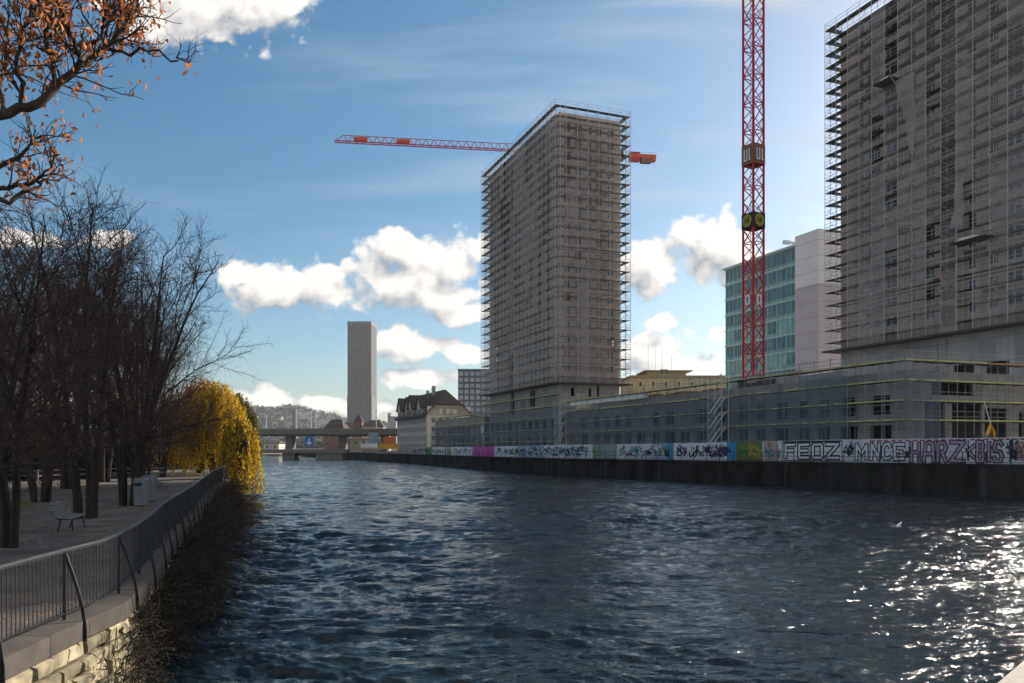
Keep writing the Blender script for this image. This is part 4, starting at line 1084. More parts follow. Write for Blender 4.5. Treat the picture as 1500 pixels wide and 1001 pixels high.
# teal glass building: ribbed curtain wall with rows of darker windows
tg = thing('glass_building', 'teal green glass clad building behind the red crane mast', 'building', G(46.2,70), GA)
Lg, Hg = 24.5, 46.0
mb = MB(); mb.box(.25,18,0,Lg,GZ,Hg); mb.build('cladding', M['teal'], tg)
mb = MB(); cols_ = 8; rows_ = 12; fh = (Hg-GZ)/rows_
for r in range(rows_):
    for c in range(cols_):
        y = .4+c*(Lg-.6)/cols_; w_ = (Lg-.6)/cols_
        if r in (11,9): q0, q1 = y+.12, y+w_-.12
        elif (r+c*3)%4==1 and r < 9: q0, q1 = y+.5, y+w_-.3
        elif r%2==0: q0, q1 = y+.35, y+w_-.35
        else: continue
        mb.box(.12,.245,q0,q1,GZ+fh*r+.9,GZ+fh*(r+1)-.35)
mb.build('windows', M['teal_dark'], tg)['kind']='stuff'
mb = MB()
for c in range(cols_*2+1): y = .2+c*(Lg-.5)/cols_/2; mb.box(.0,.11,y-.05,y+.05,GZ,Hg)
mb.build('ribs', M['teal_rib'], tg)
mb = MB()
for r in range(rows_+1): mb.box(-.06,-.003,.1,Lg,GZ+fh*r-.16,GZ+fh*r+.16)
mb.box(-.5,18,-.1,Lg+.3,Hg+.01,Hg+.45)
mb.build('floor_bands', M['teal_rib'], tg)
wb = thing('stair_block', 'tall blank white panelled block between the glass building and the right tower', 'building', G(45.4,62.9), GA)
mb = MB(); mb.box(0,17,0,6.7,37.02,47.8); mb.build('upper_cladding', M['panel_white'], wb)
mb = MB(); mb.box(.02,17,.02,6.7,GZ,37.0); mb.build('lower_cladding', M['panel_mauve'], wb)
mb = MB()
for k in range(14): mb.box(-.015,-.003,0,6.7,6+k*3.05,6.05+k*3.05); mb.box(0,17,-.015,-.003,6+k*3.05,6.05+k*3.05)
mb.build('panel_joints', M['slab'], wb)
# beige flat-roofed building
bb = thing('beige_building', 'low beige flat roofed building with a penthouse behind the podium', 'building', P(925,654,222).to_tuple()[:2]+(GZ,), R(2))
wpx = 222/F
mb = MB(); mb.box(0,(1072-925)*wpx,0,18,0,CAMZ-GZ+(HY-553)*wpx); mb.build('wall', M['beige'], bb)
zr = CAMZ-GZ+(HY-553)*wpx
mb = MB(); mb.box(-.4,(1072-925)*wpx+.3,-.5,18,zr+.01,zr+.55); mb.build('roof', M['beige_roof'], bb)
x0_, x1_ = (950-925)*wpx, (1007-925)*wpx; zp = CAMZ-GZ+(HY-544)*wpx
mb = MB(); mb.box(x0_,x1_,1,12,zr+.56,zp); mb.build('penthouse', M['beige'], bb)
mb = MB(); mb.prism([(x0_-1,.0),(x1_+1.6,.0),(x1_+1.6,13),(x0_-1,13)],zp+.01,zp+.35); mb.build('penthouse_roof', M['beige_roof'], bb)
wm_, wg_, _, _ = window_mesh(1.0,1.5,0)
for k in range(3):
    o = link('window', wm_, bb, (x0_+ (18.5+k*3.2)*wpx*1.0, .93, zr+.9)); link('pane', wg_, o)
for k in range(7):
    o = link('window', wm_, bb, (2+k*3.6, -.08, zr-2.6)); link('pane', wg_, o)
mb = MB()
for px, hh in ((955,60),(966,48),(976,52),(990,36)): x = (px-925)*wpx; mb.tube([(x,5,zp+.36),(x,5,zp+hh*.14)],.05,4)
mb.build('antenna', M['galv'], bb)

# dark grid office tower behind the podium end
ob = facade_building('office_tower', 'distant dark office tower with a grid of pale windows, left of the scaffolded tower', 0,0, 24, 24, CAMZ+(HY-541)/F*420-.4, M['slate'], 13, 8, M['grid_glass'], loc=((671-HX)/F*420,420,0), rz=R(2), side_cols=8, wfrac=(.72,.66), cat='office tower')

# old white house with gabled brown roof
hx = G(3,204.5,GZ-.5)
_wf = M["white_frame"]; M["white_frame"] = mat("brown_frame",(.12,.08,.06)); oh = thing('old_house', 'old pale plastered house with steep brown roof and gabled dormers beside the bridge', 'house', hx, GA)
HW, HLn, ev = 16.0, 45.0, 12.9
wo_ = []
wl = []
for r,(za,zb_) in enumerate(((.9,3.0),(4.2,6.0),(7.3,9.1),(10.2,11.7))):
    for k in range(14):
        s = 1.6+k*3.1; wo_.append((s,s+1.25,za,zb_)); wl.append((s,1.25,za,zb_-za))
mb = MB(); wall_grid(mb, lambda s,d,z:(d,s,z), 0, HLn, 0, ev, wo_, .4); mb.build('river_wall', M['plaster_white'], oh)
eo = [(2+k*2.6,3.1+k*2.6,za,za+1.7) for k in range(5) for za in (1.0,4.2,7.3,10.4,13.4) if not (za==13.4 and k in (0,4))]
mb = MB(); wall_grid(mb, lambda s,d,z:(s,d,z), .402, HW, 0, ev+3.2, eo, .4); mb.build('end_wall', M['plaster'], oh)
mb = MB(); mb.box(.41,HW,.41,HLn,0,ev-.1); mb.build('inner_walls', M['dark_in'], oh)
cw_ = {}
for (s,wd,z,h) in wl:
    key = (wd, round(h,2)); 
    if key not in cw_: cw_[key] = window_mesh(wd,h,1)
    o = link('window', cw_[key][0], oh, (.12,s+wd,z), -math.pi/2); link('pane', cw_[key][1], o)
for (a_,b_,z,z1) in eo:
    key = (round(b_-a_,2), round(z1-z,2))
    if key not in cw_: cw_[key] = window_mesh(b_-a_,z1-z,1)
    o = link('window', cw_[key][0], oh, (a_,.12,z)); link('pane', cw_[key][1], o)
# roof: long saddle with half-hipped end
rg = 22.0
mb = MB()
def slab(mb, pts, th=.35, mi=0):
    pts = [Vector(p) for p in pts]; n = (pts[1]-pts[0]).cross(pts[2]-pts[0]).normalized()
    if n.z < 0: n = -n
    b = len(mb.v); k = len(pts); mb.v += [tuple(p) for p in pts]+[tuple(p+n*th) for p in pts]
    mb.f.append(tuple(b+i for i in range(k))); mb.f.append(tuple(b+k+i for i in range(k))); mb.m += [mi,mi]
    for i in range(k): mb.f.append((b+i,b+(i+1)%k,b+k+(i+1)%k,b+k+i)); mb.m.append(mi)
slab(mb, [(-.8,-.5,ev-.4),(-.8,HLn+.5,ev-.4),(HW/2,HLn+.5,rg),(HW/2,4.5,rg),(3.2,-.5,ev+3.6)])
slab(mb, [(HW+.8,-.5,ev-.4),(HW+.8,HLn+.5,ev-.4),(HW/2,HLn+.5,rg),(HW/2,4.5,rg),(HW-3.2,-.5,ev+3.6)])
slab(mb, [(3.2,-.5,ev+3.6),(HW-3.2,-.5,ev+3.6),(HW/2,4.5,rg)])
rf = mb.build('roof', M['rooftile'], oh)
mb = MB(); mb.prism([(.2,.3),(HW-.2,.3),(HW-.2,HLn),(.2,HLn)],ev-.05,ev+.1)
mb.v += []; mb.build('attic_floor', M['dark_in'], oh)
mb = MB(); b = len(mb.v); mb.v += [(.1,.2,ev),(HW-.1,.2,ev),(HW-3.2,.2,ev+3.5),(3.2,.2,ev+3.5)]; mb.f.append((0,1,2,3)); mb.m.append(0)
mb.v += [(.1,.0,ev),(HW-.1,.0,ev),(HW-3.2,.0,ev+3.5),(3.2,.0,ev+3.5)]; mb.f.append((7,6,5,4)); mb.m.append(0); mb.build('gable_wall', M['plaster'], oh)
for k, y in enumerate((6.5,19.5,24.5,37)):     # cross gables facing the river
    wd, hh = 6.4, (7.2,8.0,7.6,7.8)[k]
    mb = MB(); b = 0
    mb.v += [(-.15,y,ev-.3),(-.15,y+wd,ev-.3),(-.15,y+wd,ev+3.2),(-.15,y+wd/2,ev+hh),(-.15,y,ev+3.2)]; mb.v += [(6,q[1],q[2]) for q in mb.v[:5]]
    mb.f += [(0,1,2,3,4),(9,8,7,6,5),(0,4,9,5),(1,6,7,2)]; mb.m += [0]*4
    g_ = mb.build('dormer', M['plaster_white'], oh)
    mb = MB(); slab(mb, [(-.7,y-.5,ev+2.7),(-.7,y+wd/2,ev+hh+.15),(6.8,y+wd/2,ev+hh+.15),(6.8,y-.5,ev+2.7)],.25); slab(mb, [(-.7,y+wd+.5,ev+2.7),(-.7,y+wd/2,ev+hh+.15),(6.8,y+wd/2,ev+hh+.15),(6.8,y+wd+.5,ev+2.7)],.25)
    mb.build('dormer_roof', M['rooftile'], g_)
    for q in (.9,3.2):
        o = link('window', cw_[(1.25,1.8)][0] if (1.25,1.8) in cw_ else wm_, g_, (-.24,y+q+1.25,ev+.6), -math.pi/2)
mb = MB(); mb.box(-1.0,-.004,0,HLn,ev-.75,ev-.45); mb.build('eaves', M['rooftile'], oh)
mb = MB(); mb.box(6,7.2,14,15,rg-2,rg+2.2); mb.box(9,10,33,34.4,rg-2,rg+1.8); mb.build('chimney', M['plaster_white'], rf)

M['white_frame'] = _wf
# silo tower
st = thing('silo_tower', 'very tall plain grey concrete silo tower in the distance', 'silo', ((509-HX)/F*720,720,0), R(-1))
wS = 35*720/F
mb = MB(); mb.box(0,wS,0,26,50.02,CAMZ+(HY-471)*720/F-2.6)
mb.build('shaft', M['silo'], st)
mb = MB(); mb.box(-.3,wS+.3,-.3,26.3,2,50); mb.build('lower_shaft', M['silo'], st)
mb = MB(); mb.box(-.15,wS+.15,-.15,26.15,CAMZ+(HY-471)*720/F-2.58,CAMZ+(HY-471)*720/F); mb.build('roof_band', M['conc_grey'], st)
mb = MB()
for k in range(1,8): x = wS*k/8; mb.box(x-.12,x+.12,-.12,-.003,50,CAMZ+(HY-471)*720/F-2.8)
for k in range(1,9): y = 26*k/9; mb.box(wS+.003,wS+.12,y-.12,y+.12,50,CAMZ+(HY-471)*720/F-2.8)
for k in range(16): z = 54+k*4.2; mb.box(-.02,wS+.02,-.06,-.002,z,z+.14)
mb.build('panel_joints', M['conc_grey'], st)

# houses round the foot of the silo: (px0, px1, ytop_eave, yridge, Y, wall, roof, label)
def house(px0, px1, ye, yr, Y, wallm, label, depth=14, ybase=645, hip=.25, roofm='rooftile', name='house', group=None, win=True):
    wd = (px1-px0)/F*Y; zb_ = 2; ze = CAMZ+(HY-ye)/F*Y-zb_; zr_ = CAMZ+(HY-yr)/F*Y-zb_
    t = thing(name, label, 'house', ((px0-HX)/F*Y, Y, zb_), R(rnd.uniform(-6,6)), group)
    mb = MB(); mb.box(0,wd,0,depth,0,ze); mb.build('wall', M[wallm], t)
    mb = MB(); h_ = wd*hip; o_ = .5
    mb.v += [(-o_,-o_,ze+.01),(wd+o_,-o_,ze+.01),(wd+o_,depth+o_,ze+.01),(-o_,depth+o_,ze+.01),(h_,depth/2,zr_),(wd-h_,depth/2,zr_)]
    mb.f += [(0,1,5,4),(2,3,4,5),(3,0,4),(1,2,5),(3,2,1,0)]; mb.m += [0]*5; mb.build('roof', M[roofm], t)
    if win and wd > 5:
        mb = MB(); nfl = max(1,int(ze/3.2)); nc = max(2,int(wd/3))
        for r in range(nfl):
            for c in range(nc):
                x = wd*(c+.5)/nc; z = ze-2.3-r*3.1
                if z > .3: mb.box(x-.5,x+.5,-.06,-.003,z,z+1.4)
        mb.build('windows', M['glass'], t)
    return t
house(474,503,629,614,430,'brick','brown brick house with dark roof left of the silo tower foot',roofm='rooftile')
house(494,530,628,618,460,'plaster','broad low house with a dark mansard roof at the silo tower foot',hip=.1)
house(519,530,617,606,450,'brick','small red turret house with pointed roof in front of the silo tower',hip=.5,depth=5,win=False)
house(530,561,626,615,440,'plaster','cream house with hipped brown roof right of the silo tower foot')
house(505,570,643,641,340,'plaster','long low cream building seen under the upper road bridge',hip=.02,depth=10)
house(386,408,650,645,400,'plaster','low pinkish bank house seen between the two bridges at left',hip=.1)
for i,(px0,px1,y,Y,mm,lab) in enumerate(((568,580,611,900,'conc_grey','small distant grey block right of the silo tower'),(568,572,606,1400,'conc_grey','thin distant grey chimney block right of the silo'),(556,569,630,700,'plaster','small distant pale block below the thin mast'),(428,433,600,1500,'slate','dark slim church like block on the hill foot'))):
    wd = (px1-px0)/F*Y; h_ = CAMZ+(HY-y)/F*Y-2
    t = thing('distant_block', lab, 'building', ((px0-HX)/F*Y,Y,2)); mb = MB(); mb.box(0,wd,0,12,0,h_); mb.build('wall', M[mm], t)
    mb = MB(); mb.box(-.4,wd+.4,-.4,12.4,h_+.01,h_+.6); mb.build('roof', M['slate'], t)

# ---------------------------------------------------------------- bridges
ub = thing('road_bridge', 'upper concrete road bridge with slim tall lamp masts crossing far behind', 'bridge', (0,0,0))
def U(px, Y, z): return ((px-HX)/F*Y, Y, z)
YB = 322
x0_, x1_ = (330-HX)/F*YB, (625-HX)/F*YB
zt_, zu_ = CAMZ+(HY-631)/F*YB, CAMZ+(HY-638.5)/F*YB
mb = MB(); mb.box(x0_-60,x1_,YB,YB+14,zu_+.55,zt_); mb.box(x0_-60,x1_,YB+2,YB+12,zu_-.1,zu_+.55); mb.build('deck', M['bridge'], ub)
mb = MB(); mb.box(x0_-60,x1_,YB-.25,YB-.002,zt_-.25,zt_+.85); mb.build('parapet', M['bridge'], ub)
for px in (352,419,497,560):
    x = (px-HX)/F*YB; mb = MB(); mb.box(x-1.3,x+1.3,YB+4,YB+10,-1,zu_-.11); mb.build('pier', M['bridge'], ub)
lb = thing('low_bridge', 'low flat concrete bridge just above the water in the distance', 'bridge', (0,0,0))
YL = 268; x0_, x1_ = (340-HX)/F*YL, (505-HX)/F*YL; zt_, zu_ = CAMZ+(HY-658.5)/F*YL, CAMZ+(HY-664)/F*YL
mb = MB(); mb.box(x0_,x1_,YL,YL+9,zu_,zt_); mb.build('deck', M['bridge'], lb)
mb = MB(); x = (421-HX)/F*YL; mb.box(x-2.0,x+2.0,YL+1,YL+8,-1,zu_-.01); x = (488-HX)/F*YL; mb.box(x-6,x+3,YL+.5,YL+8.5,-1,zu_-.01); mb.build('pier', M['bridge'], lb)
mb = MB(); k = x0_
while k < x1_: mb.bar((k,YL+.2,zt_),(k,YL+.2,zt_+1.1),.06); k += 1.3
for z in (.5,1.1): mb.bar((x0_,YL+.2,zt_+z),(x1_,YL+.2,zt_+z),.07)
mb.build('railing', M['rail'], lb)
for i,(px,yt,Y,lab) in enumerate(((372,596,312,'tall slim lamp mast beside the golden willow'),(455,600,323,'taller left mast of the close pair on the road bridge'),(461.5,601,325,'right mast of the close pair on the road bridge'),(550.5,602,321,'slim mast on the road bridge right of the silo tower'),(389,611,326,'short distant mast rising above the left end of the road bridge'))):
    z0 = CAMZ+(HY-631)/F*Y; z1 = CAMZ+(HY-yt)/F*Y; t = thing('light_mast', lab, 'mast', ((px-HX)/F*Y,Y+1,z0-.1), 0, 'masts on the road bridge')
    mb = MB(); mb.tube([(0,0,0),(0,0,z1-z0)],[.22,.14],8); mb.build('pole', M['galv'], t)
    mb = MB(); mb.bar((-.6,0,z1-z0-.15),(.6,0,z1-z0-.15),.12,.12); mb.build('cross_arm', M['galv'], t)
sgn = thing('blue_road_sign', 'blue sign board under the road bridge', 'sign', P(453,654,292).to_tuple()[:2]+(2.2,)); mb = MB(); mb.box(-1.6,1.6,-.05,.05,2.4,6.0); mb.build('board', cmat('sign_blue',(.03,.14,.36)), sgn); mb = MB(); mb.tube([(0,.1,0),(0,.1,2.4)],.07,6); mb.build('post', M['galv'], sgn)
mb = MB(); mb.box(-.9,.9,-.07,-.052,3.4,3.8); mb.box(-.2,.2,-.075,-.071,2.8,5.2); mb.build('sign_marks', M['white'], sgn)
# site compound at the far quay corner
for i,(px0,px1,y0,y1,Y,c,lab) in enumerate(((562,579,640,655,262,'orange_box','orange site container on the far quay corner beside the old house'),(540,553,634,655,270,'blue_box','blue grey box container behind the orange one'),(528,552,650,656,250,'w_box','white barrier panels on the far quay corner'),(556,584,650,658,248,'y_box','yellow barrier panels in front of the orange container'))):
    cm = cmat('compound_'+c, {'orange_box':(.42,.12,.02),'blue_box':(.22,.28,.33),'w_box':(.6,.6,.6),'y_box':(.55,.28,.03)}[c])
    z0, z1 = CAMZ+(HY-y1)/F*Y, CAMZ+(HY-y0)/F*Y; wd = (px1-px0)/F*Y
    t = thing('site_container' if i<2 else 'barrier', lab, 'container' if i<2 else 'barrier', ((px0-HX)/F*Y,Y,z0))
    mb = MB(); mb.box(0,wd,0,2.4 if i<2 else .2,.02,z1-z0); mb.build('body', cm, t)
    mb = MB(); 
    for k in range(int(wd/.5)): mb.box(k*.5,k*.5+.2,-.05,-.003,.1,z1-z0-.1)
    mb.build('ribs', cm, t)

# ---------------------------------------------------------------- hills with houses
def hillz(x, y):
    u = x/y*F+HX
    prof = [(-400,608),(150,612),(300,608),(380,607),(420,602),(455,602.5),(490,608),(520,615),(560,624),(640,636),(800,641),(2200,640)]
    for (a,ya),(b,yb) in zip(prof,prof[1:]):
        if a <= u <= b: t = (u-a)/(b-a); t = t*t*(3-2*t); return CAMZ+(HY-(ya+(yb-ya)*t))/F*2600
    return 40
xs = np.linspace(-2900, 3200, 240); ysn = np.linspace(900, 3400, 50); X, Y = np.meshgrid(xs, ysn)
Zp = np.array([hillz(x*2600/y0_, 2600) for x,y0_ in zip(X.ravel(), np.full(X.size,2600.))]).reshape(X.shape)
T = np.clip((Y-1000)/1600,0,1); T = T*T*(3-2*T); back = np.clip((3400-Y)/800,0,1)
Z = 2+(Zp-2)*T*back + T*back*(6*np.sin(X*.021+Y*.004)+4*np.sin(X*.05+Y*.017)+3*np.sin(Y*.03+X*.011))
V = np.stack([X,Y,Z],-1).reshape(-1,3); I = np.arange(V.shape[0]).reshape(X.shape)
Q = np.stack([I[:-1,:-1],I[:-1,1:],I[1:,1:],I[1:,:-1]],-1).reshape(-1,4)
tag(link('hills', np_mesh('hills', V, Q, M['hill'], True)), kind='structure')
def hz_at(x, y):
    i = int(round((x-xs[0])/(xs[1]-xs[0]))); j = int(round((y-ysn[0])/(ysn[1]-ysn[0]))); return float(Z[min(max(j,0),49), min(max(i,0),239)])
hm = []
for k, (wm2, rm) in enumerate((('beige','rooftile'),('plaster_white','slate'),('beige','brick'))):
    mb = MB(); mb.box(-7,7,-5,5,-6,8); w_m = mb.mesh('wall', M[wm2])
    mb = MB(); mb.v += [(-8,-6,8.01),(8,-6,8.01),(8,6,8.01),(-8,6,8.01),(-5,0,13),(5,0,13)]; mb.f += [(0,1,5,4),(2,3,4,5),(3,0,4),(1,2,5),(3,2,1,0)]; mb.m += [0]*5; hm.append((w_m, mb.mesh('roof', M[rm])))
glab = ['tiny cream house with brown roof on the distant hazy hillside','tiny white house with dark roof on the distant hazy hillside','tiny cream house with reddish roof on the distant hazy hillside']
for i in range(42):
    y = rnd.uniform(1150,1950); px = rnd.uniform(372,508); x = (px-HX)/F*y; k = rnd.randrange(3)
    t = thing('hillside_house', glab[k], 'house', (x,y,hz_at(x,y)), rnd.uniform(-.5,.5), ('cream brown roofed houses on the far hill','white dark roofed houses on the far hill','cream red roofed houses on the far hill')[k])
    s_ = rnd.uniform(.6,1.15); t.scale = (s_,s_,s_*rnd.uniform(.8,1.2)); link('wall', hm[k][0], t); link('roof', hm[k][1], t)
C = []
for i in range(1500):
    y = rnd.uniform(950,2600); px = rnd.uniform(350,620); x = (px-HX)/F*y; z = hz_at(x,y); r = rnd.uniform(4,8)
    c_ = nr.normal(size=(16,3))*np.array([r,r,r*.6])*.5+np.array([x,y,z+r*.6]); C.append(c_)
tag(link('wood', leaves_mesh('wood', np.concatenate(C), 4.5, M['far_tree'], aspect=.8)), kind='stuff')
# ---------------------------------------------------------------- bare trees
def unit(v): return v/(np.linalg.norm(v)+1e-9)
def grow_path(p, d, L_, n, wob, upw, rng):
    pts = [p]; d = unit(d)
    for i in range(n):
        d = unit(d+rng.normal(size=3)*wob+np.array([0,0,upw])); pts.append(pts[-1]+d*L_/n)
    return pts
def bare_tree(seed, nstem=3, H=13.0, spread=.28, r0=.2, base_spread=.3, dens=1.0, low=.22, twigm='twig', low_droop=False):
    rng = np.random.default_rng(seed); big, fine = [], []
    def seg(lst, pts, ra, rb):
        n = len(pts)-1
        for i in range(n): lst.append((*pts[i],*pts[i+1],ra+(rb-ra)*i/n,ra+(rb-ra)*(i+1)/n))
    def perp(d, ang, rng):
        q = rng.normal(size=3); q = unit(np.cross(d,q)); return unit(d*math.cos(ang)+q*math.sin(ang))
    for s in range(nstem):
        a = 2*math.pi*s/nstem+rng.random()*.8; p = np.array([math.cos(a)*base_spread, math.sin(a)*base_spread, -.1])
        d = np.array([math.cos(a)*spread*rng.uniform(.5,1.3), math.sin(a)*spread*rng.uniform(.5,1.3), 1.0])
        st = [p]; Hs = H*rng.uniform(.86,1.02); wv = rng.normal(size=3)*.03
        for i_ in range(13):
            g_ = .12+1.25*(i_/13)**.8; wv = wv*.7+rng.normal(size=3)*.03; st.append(st[-1]+unit(np.array([d[0]*g_,d[1]*g_,1.0])+wv)*Hs/13)
        ra, rb = r0*rng.uniform(.8,1.1), .02
        seg(big, st, ra, rb)
        n1 = int(16*dens)
        for i in range(n1):
            f = low+(1-low)*(i+rng.random())/n1; k = min(int(f*13),12); q = st[k]+(st[k+1]-st[k])*(f*13-k); dm = unit(st[k+1]-st[k])
            L1 = H*(.43-.28*f)*rng.uniform(.6,1.25); d1 = perp(dm, R(rng.uniform(32,62)), rng)
            if low_droop and f < .35: d1 = unit(d1*np.array([1,1,.2])); L1 *= .9
            b1 = grow_path(q, d1, L1, 7, .13, .055 if f>.3 else .02, rng); r1 = max(.018,(ra+(rb-ra)*f)*.42)
            seg(big, b1, r1, .009)
            n2 = max(4,int(L1*3.7*dens))
            for j in range(n2):
                g_ = .15+.85*(j+rng.random())/n2; k2 = min(int(g_*7),6); q2 = b1[k2]+(b1[k2+1]-b1[k2])*(g_*7-k2); d2 = perp(unit(b1[k2+1]-b1[k2]), R(rng.uniform(30,60)), rng)
                L2 = L1*(.55-.3*g_)*rng.uniform(.6,1.3)+.25; b2 = grow_path(q2, d2, L2, 4, .17, .04, rng); seg(fine, b2, .013, .007)
                n3 = max(3,int(L2*8*dens))
                for m_ in range(n3):
                    h_ = (m_+rng.random())/n3; k3 = min(int(h_*4),3); q3 = b2[k3]+(b2[k3+1]-b2[k3])*(h_*4-k3)
                    d3 = perp(unit(b2[k3+1]-b2[k3]), R(rng.uniform(25,60)), rng); b3 = grow_path(q3, d3, rng.uniform(.2,.6), 2, .2, .03, rng); seg(fine, b3, .006, .004)
    return segs_mesh('trunk', big, M['bark'], 6), segs_mesh('crown', fine, M[twigm], 3)
TV = [bare_tree(3,3,13,.26,.19,.34,1.0,.2,'twig',True), bare_tree(8,4,13,.40,.16,.28,1.0,.18,'twig_far',True), bare_tree(21,2,13,.20,.2,.2,1.15,.24,'twig',True), bare_tree(34,5,13,.55,.13,.3,.85,.15,'twig_far')]
def bare(px, Y, top, var, label, rz, group=None, sx=1.0):
    h = CAMZ+(HY-top)/F*Y-LZ; sc = h/14.0
    t = thing('bare_tree', label, 'tree', ((px-HX)/F*Y, Y, LZ), rz, group); t.scale = (sc*sx,sc*sx,sc)
    link('trunk', TV[var][0], t); link('crown', TV[var][1], t); return t
bare(-22,19.5,225,2,'nearest dark bare tree at the left edge with a leaning trunk',.4)
bare(14,22.0,262,2,'slim dark bare tree leaning right behind the near railing at the left edge',2.1)
bare(128,31,262,0,'bare tree with three thick trunks right behind the first park bench',1.2, sx=1.0)
bare(186,37.5,292,1,'bare tree standing beside the grey litter bins',.6)
bare(200,50,318,3,'wide spreading bare tree past the litter bins, its limbs reaching toward the river',2.6, sx=.66)
bare(215,56,352,1,'bare tree just behind the widest one on the river side',4.0, sx=.72)
bare(238,72,455,3,'lower bare tree in front of the golden willow',5.2, sx=.6)
bg_ = [(-60,33,230,1),(60,40,300,3),(-20,46,290,0),(100,52,300,2),(150,62,330,1),(40,63,340,2),(-90,58,300,3),(235,66,410,0),(190,76,400,3),(120,80,400,1),(60,88,420,0),(0,80,380,1),(-60,92,400,3),(225,90,460,1),(160,100,470,2),(90,108,470,3)]
bg_ = [b for i, b in enumerate(bg_) if i not in (0,5,7,9,12,13)]
LB = ['spreading bare tree at the edge of the lawn','bare tree behind the lawn at the left edge','upright bare tree on the lit part of the lawn','middle bare tree beyond the path bend']
for i,(px,Y,tp,v_) in enumerate(bg_):
    if i < 4: bare(px,Y,tp,v_,LB[i], rnd.uniform(0,6))
    else: bare(px,Y,tp,v_,'dark bare tree in the dense stand at the back of the park', rnd.uniform(0,6), 'bare trees in the dense stand at the back of the park')
# clipped dark shrubs that close the view under the trees
def blob_shrub(name, label, loc, rx, ry, h, n, m, size, group=None, cat='shrub'):
    t = thing(name, label, cat, loc, 0, group)
    C = nr.normal(size=(n,3)); C /= np.linalg.norm(C,axis=1)[:,None]; C *= (nr.random((n,1))**.4)
    lump = 1+.22*np.sin(C[:,0:1]*5+C[:,2:3]*4+rnd.random()*6)+.18*np.sin(C[:,1:2]*7+rnd.random()*6)
    C = C*lump*np.array([rx,ry,h*.5])+np.array([0,0,h*.5]); C[:,2] = np.abs(C[:,2])
    link('foliage', leaves_mesh('foliage', C, size, m), t)
    S = []
    for i in range(14):
        a = rnd.random()*6.28; S.append((0,0,0,math.cos(a)*rx*.6,math.sin(a)*ry*.6,h*.7,.05,.015))
    link('stems', segs_mesh('stems', S, M['bark'], 4), t); return t
for i,(px,Y,rx,ry,h) in enumerate(((-30,66,7,3,3.4),(40,70,7,3,3.0),(95,72,6,3,2.6),(150,86,7,3,3.4),(205,96,6,3,3.4),(235,104,5,3,3.0),(20,100,12,4,5),(110,110,12,4,5),(190,120,10,4,5),(250,125,7,4,5.5),(-60,95,12,4,5))):
    blob_shrub('dark_shrub', 'dark dense evergreen shrub at the back of the park lawn', ((px-HX)/F*Y,Y,LZ), rx,ry,h, 5200, M['hedge'], .42, 'evergreen shrubs at the back of the park')

# ---------------------------------------------------------------- golden willow
def willow(label, px, Y, top, rad, m, nst, seed, lsize=.30, bottom=.8):
    rng = np.random.default_rng(seed); h = CAMZ+(HY-top)/F*Y-LZ
    t = thing('willow', label, 'tree', ((px-HX)/F*Y, Y, LZ)); big, fine = [], []; C = []
    for s in range(3):
        a = rng.random()*6.28; st = grow_path(np.array([math.cos(a)*.25,math.sin(a)*.25,0]), np.array([math.cos(a)*.25,math.sin(a)*.25,1]), h*.62, 6, .08, .02, rng)
        for i in range(6): big.append((*st[i],*st[i+1],.33-.04*i,.29-.04*i))
        for k in range(9):
            q = st[3+k%4]; a2 = a+rng.normal()*1.6; b = grow_path(q, np.array([math.cos(a2),math.sin(a2),.75]), rad*rng.uniform(.5,1.0), 6, .12, -.06, rng)
            for i in range(6): big.append((*b[i],*b[i+1],.12-.015*i,.105-.015*i))
    for i in range(nst):
        a = rng.random()*6.28; f = rng.random()**.55; r_ = rad*f
        lob = 1+.26*math.sin(a*3+seed)+.2*math.sin(a*7); r_ *= lob
        z0 = h*(1-.34*f**2.2)*rng.uniform(.86,1.0); Ls = min(h*(rng.uniform(.25,.72) if bottom > -1 else rng.uniform(.6,1.15))*(1 if f>.55 else .6), z0-bottom+(LZ*.45 if bottom > -1 else 0))
        x, y = math.cos(a)*r_, math.sin(a)*r_; n = max(4,int(Ls/.42)); sw = rng.normal(size=2)*.05; p = np.array([x,y,z0])
        gap = rng.random()<.12 or math.sin(a*9+seed*2)>.72
        for k in range(n):
            q = p+np.array([sw[0]+rng.normal()*.03+.02*math.cos(a), sw[1]+rng.normal()*.03+.02*math.sin(a), -Ls/n]); fine.append((*p,*q,.009,.008))
            if not gap:
                for j in range(4): C.append(p+(q-p)*rng.random()+rng.normal(size=3)*.075)
            p = q
    link('trunk', segs_mesh('trunk', big, M['bark'], 6), t); link('twigs', segs_mesh('twigs', fine, M['bark'], 3), t)
    link('leaves', leaves_mesh('leaves', np.array(C), lsize, m, droop=(0,0,-1), aspect=.34), t); return t
willow('large golden yellow weeping willow hanging over the river wall', 317, 78, 556, 2.8, M['willow'], 820, 4, .28)
willow('amber leaved tree to the left of the golden willow', 294, 84, 550, 3.2, M['orangeleaf'], 700, 9, .30, 1.5)
willow('olive willow peeking out behind the golden one', 349, 104, 574, 2.0, M['willow2'], 600, 12, .34, 1.2)
willow('bright yellow low willow curtain touching the water', 350, 70, 608, 1.25, M['willow'], 520, 14, .26, -1.3)

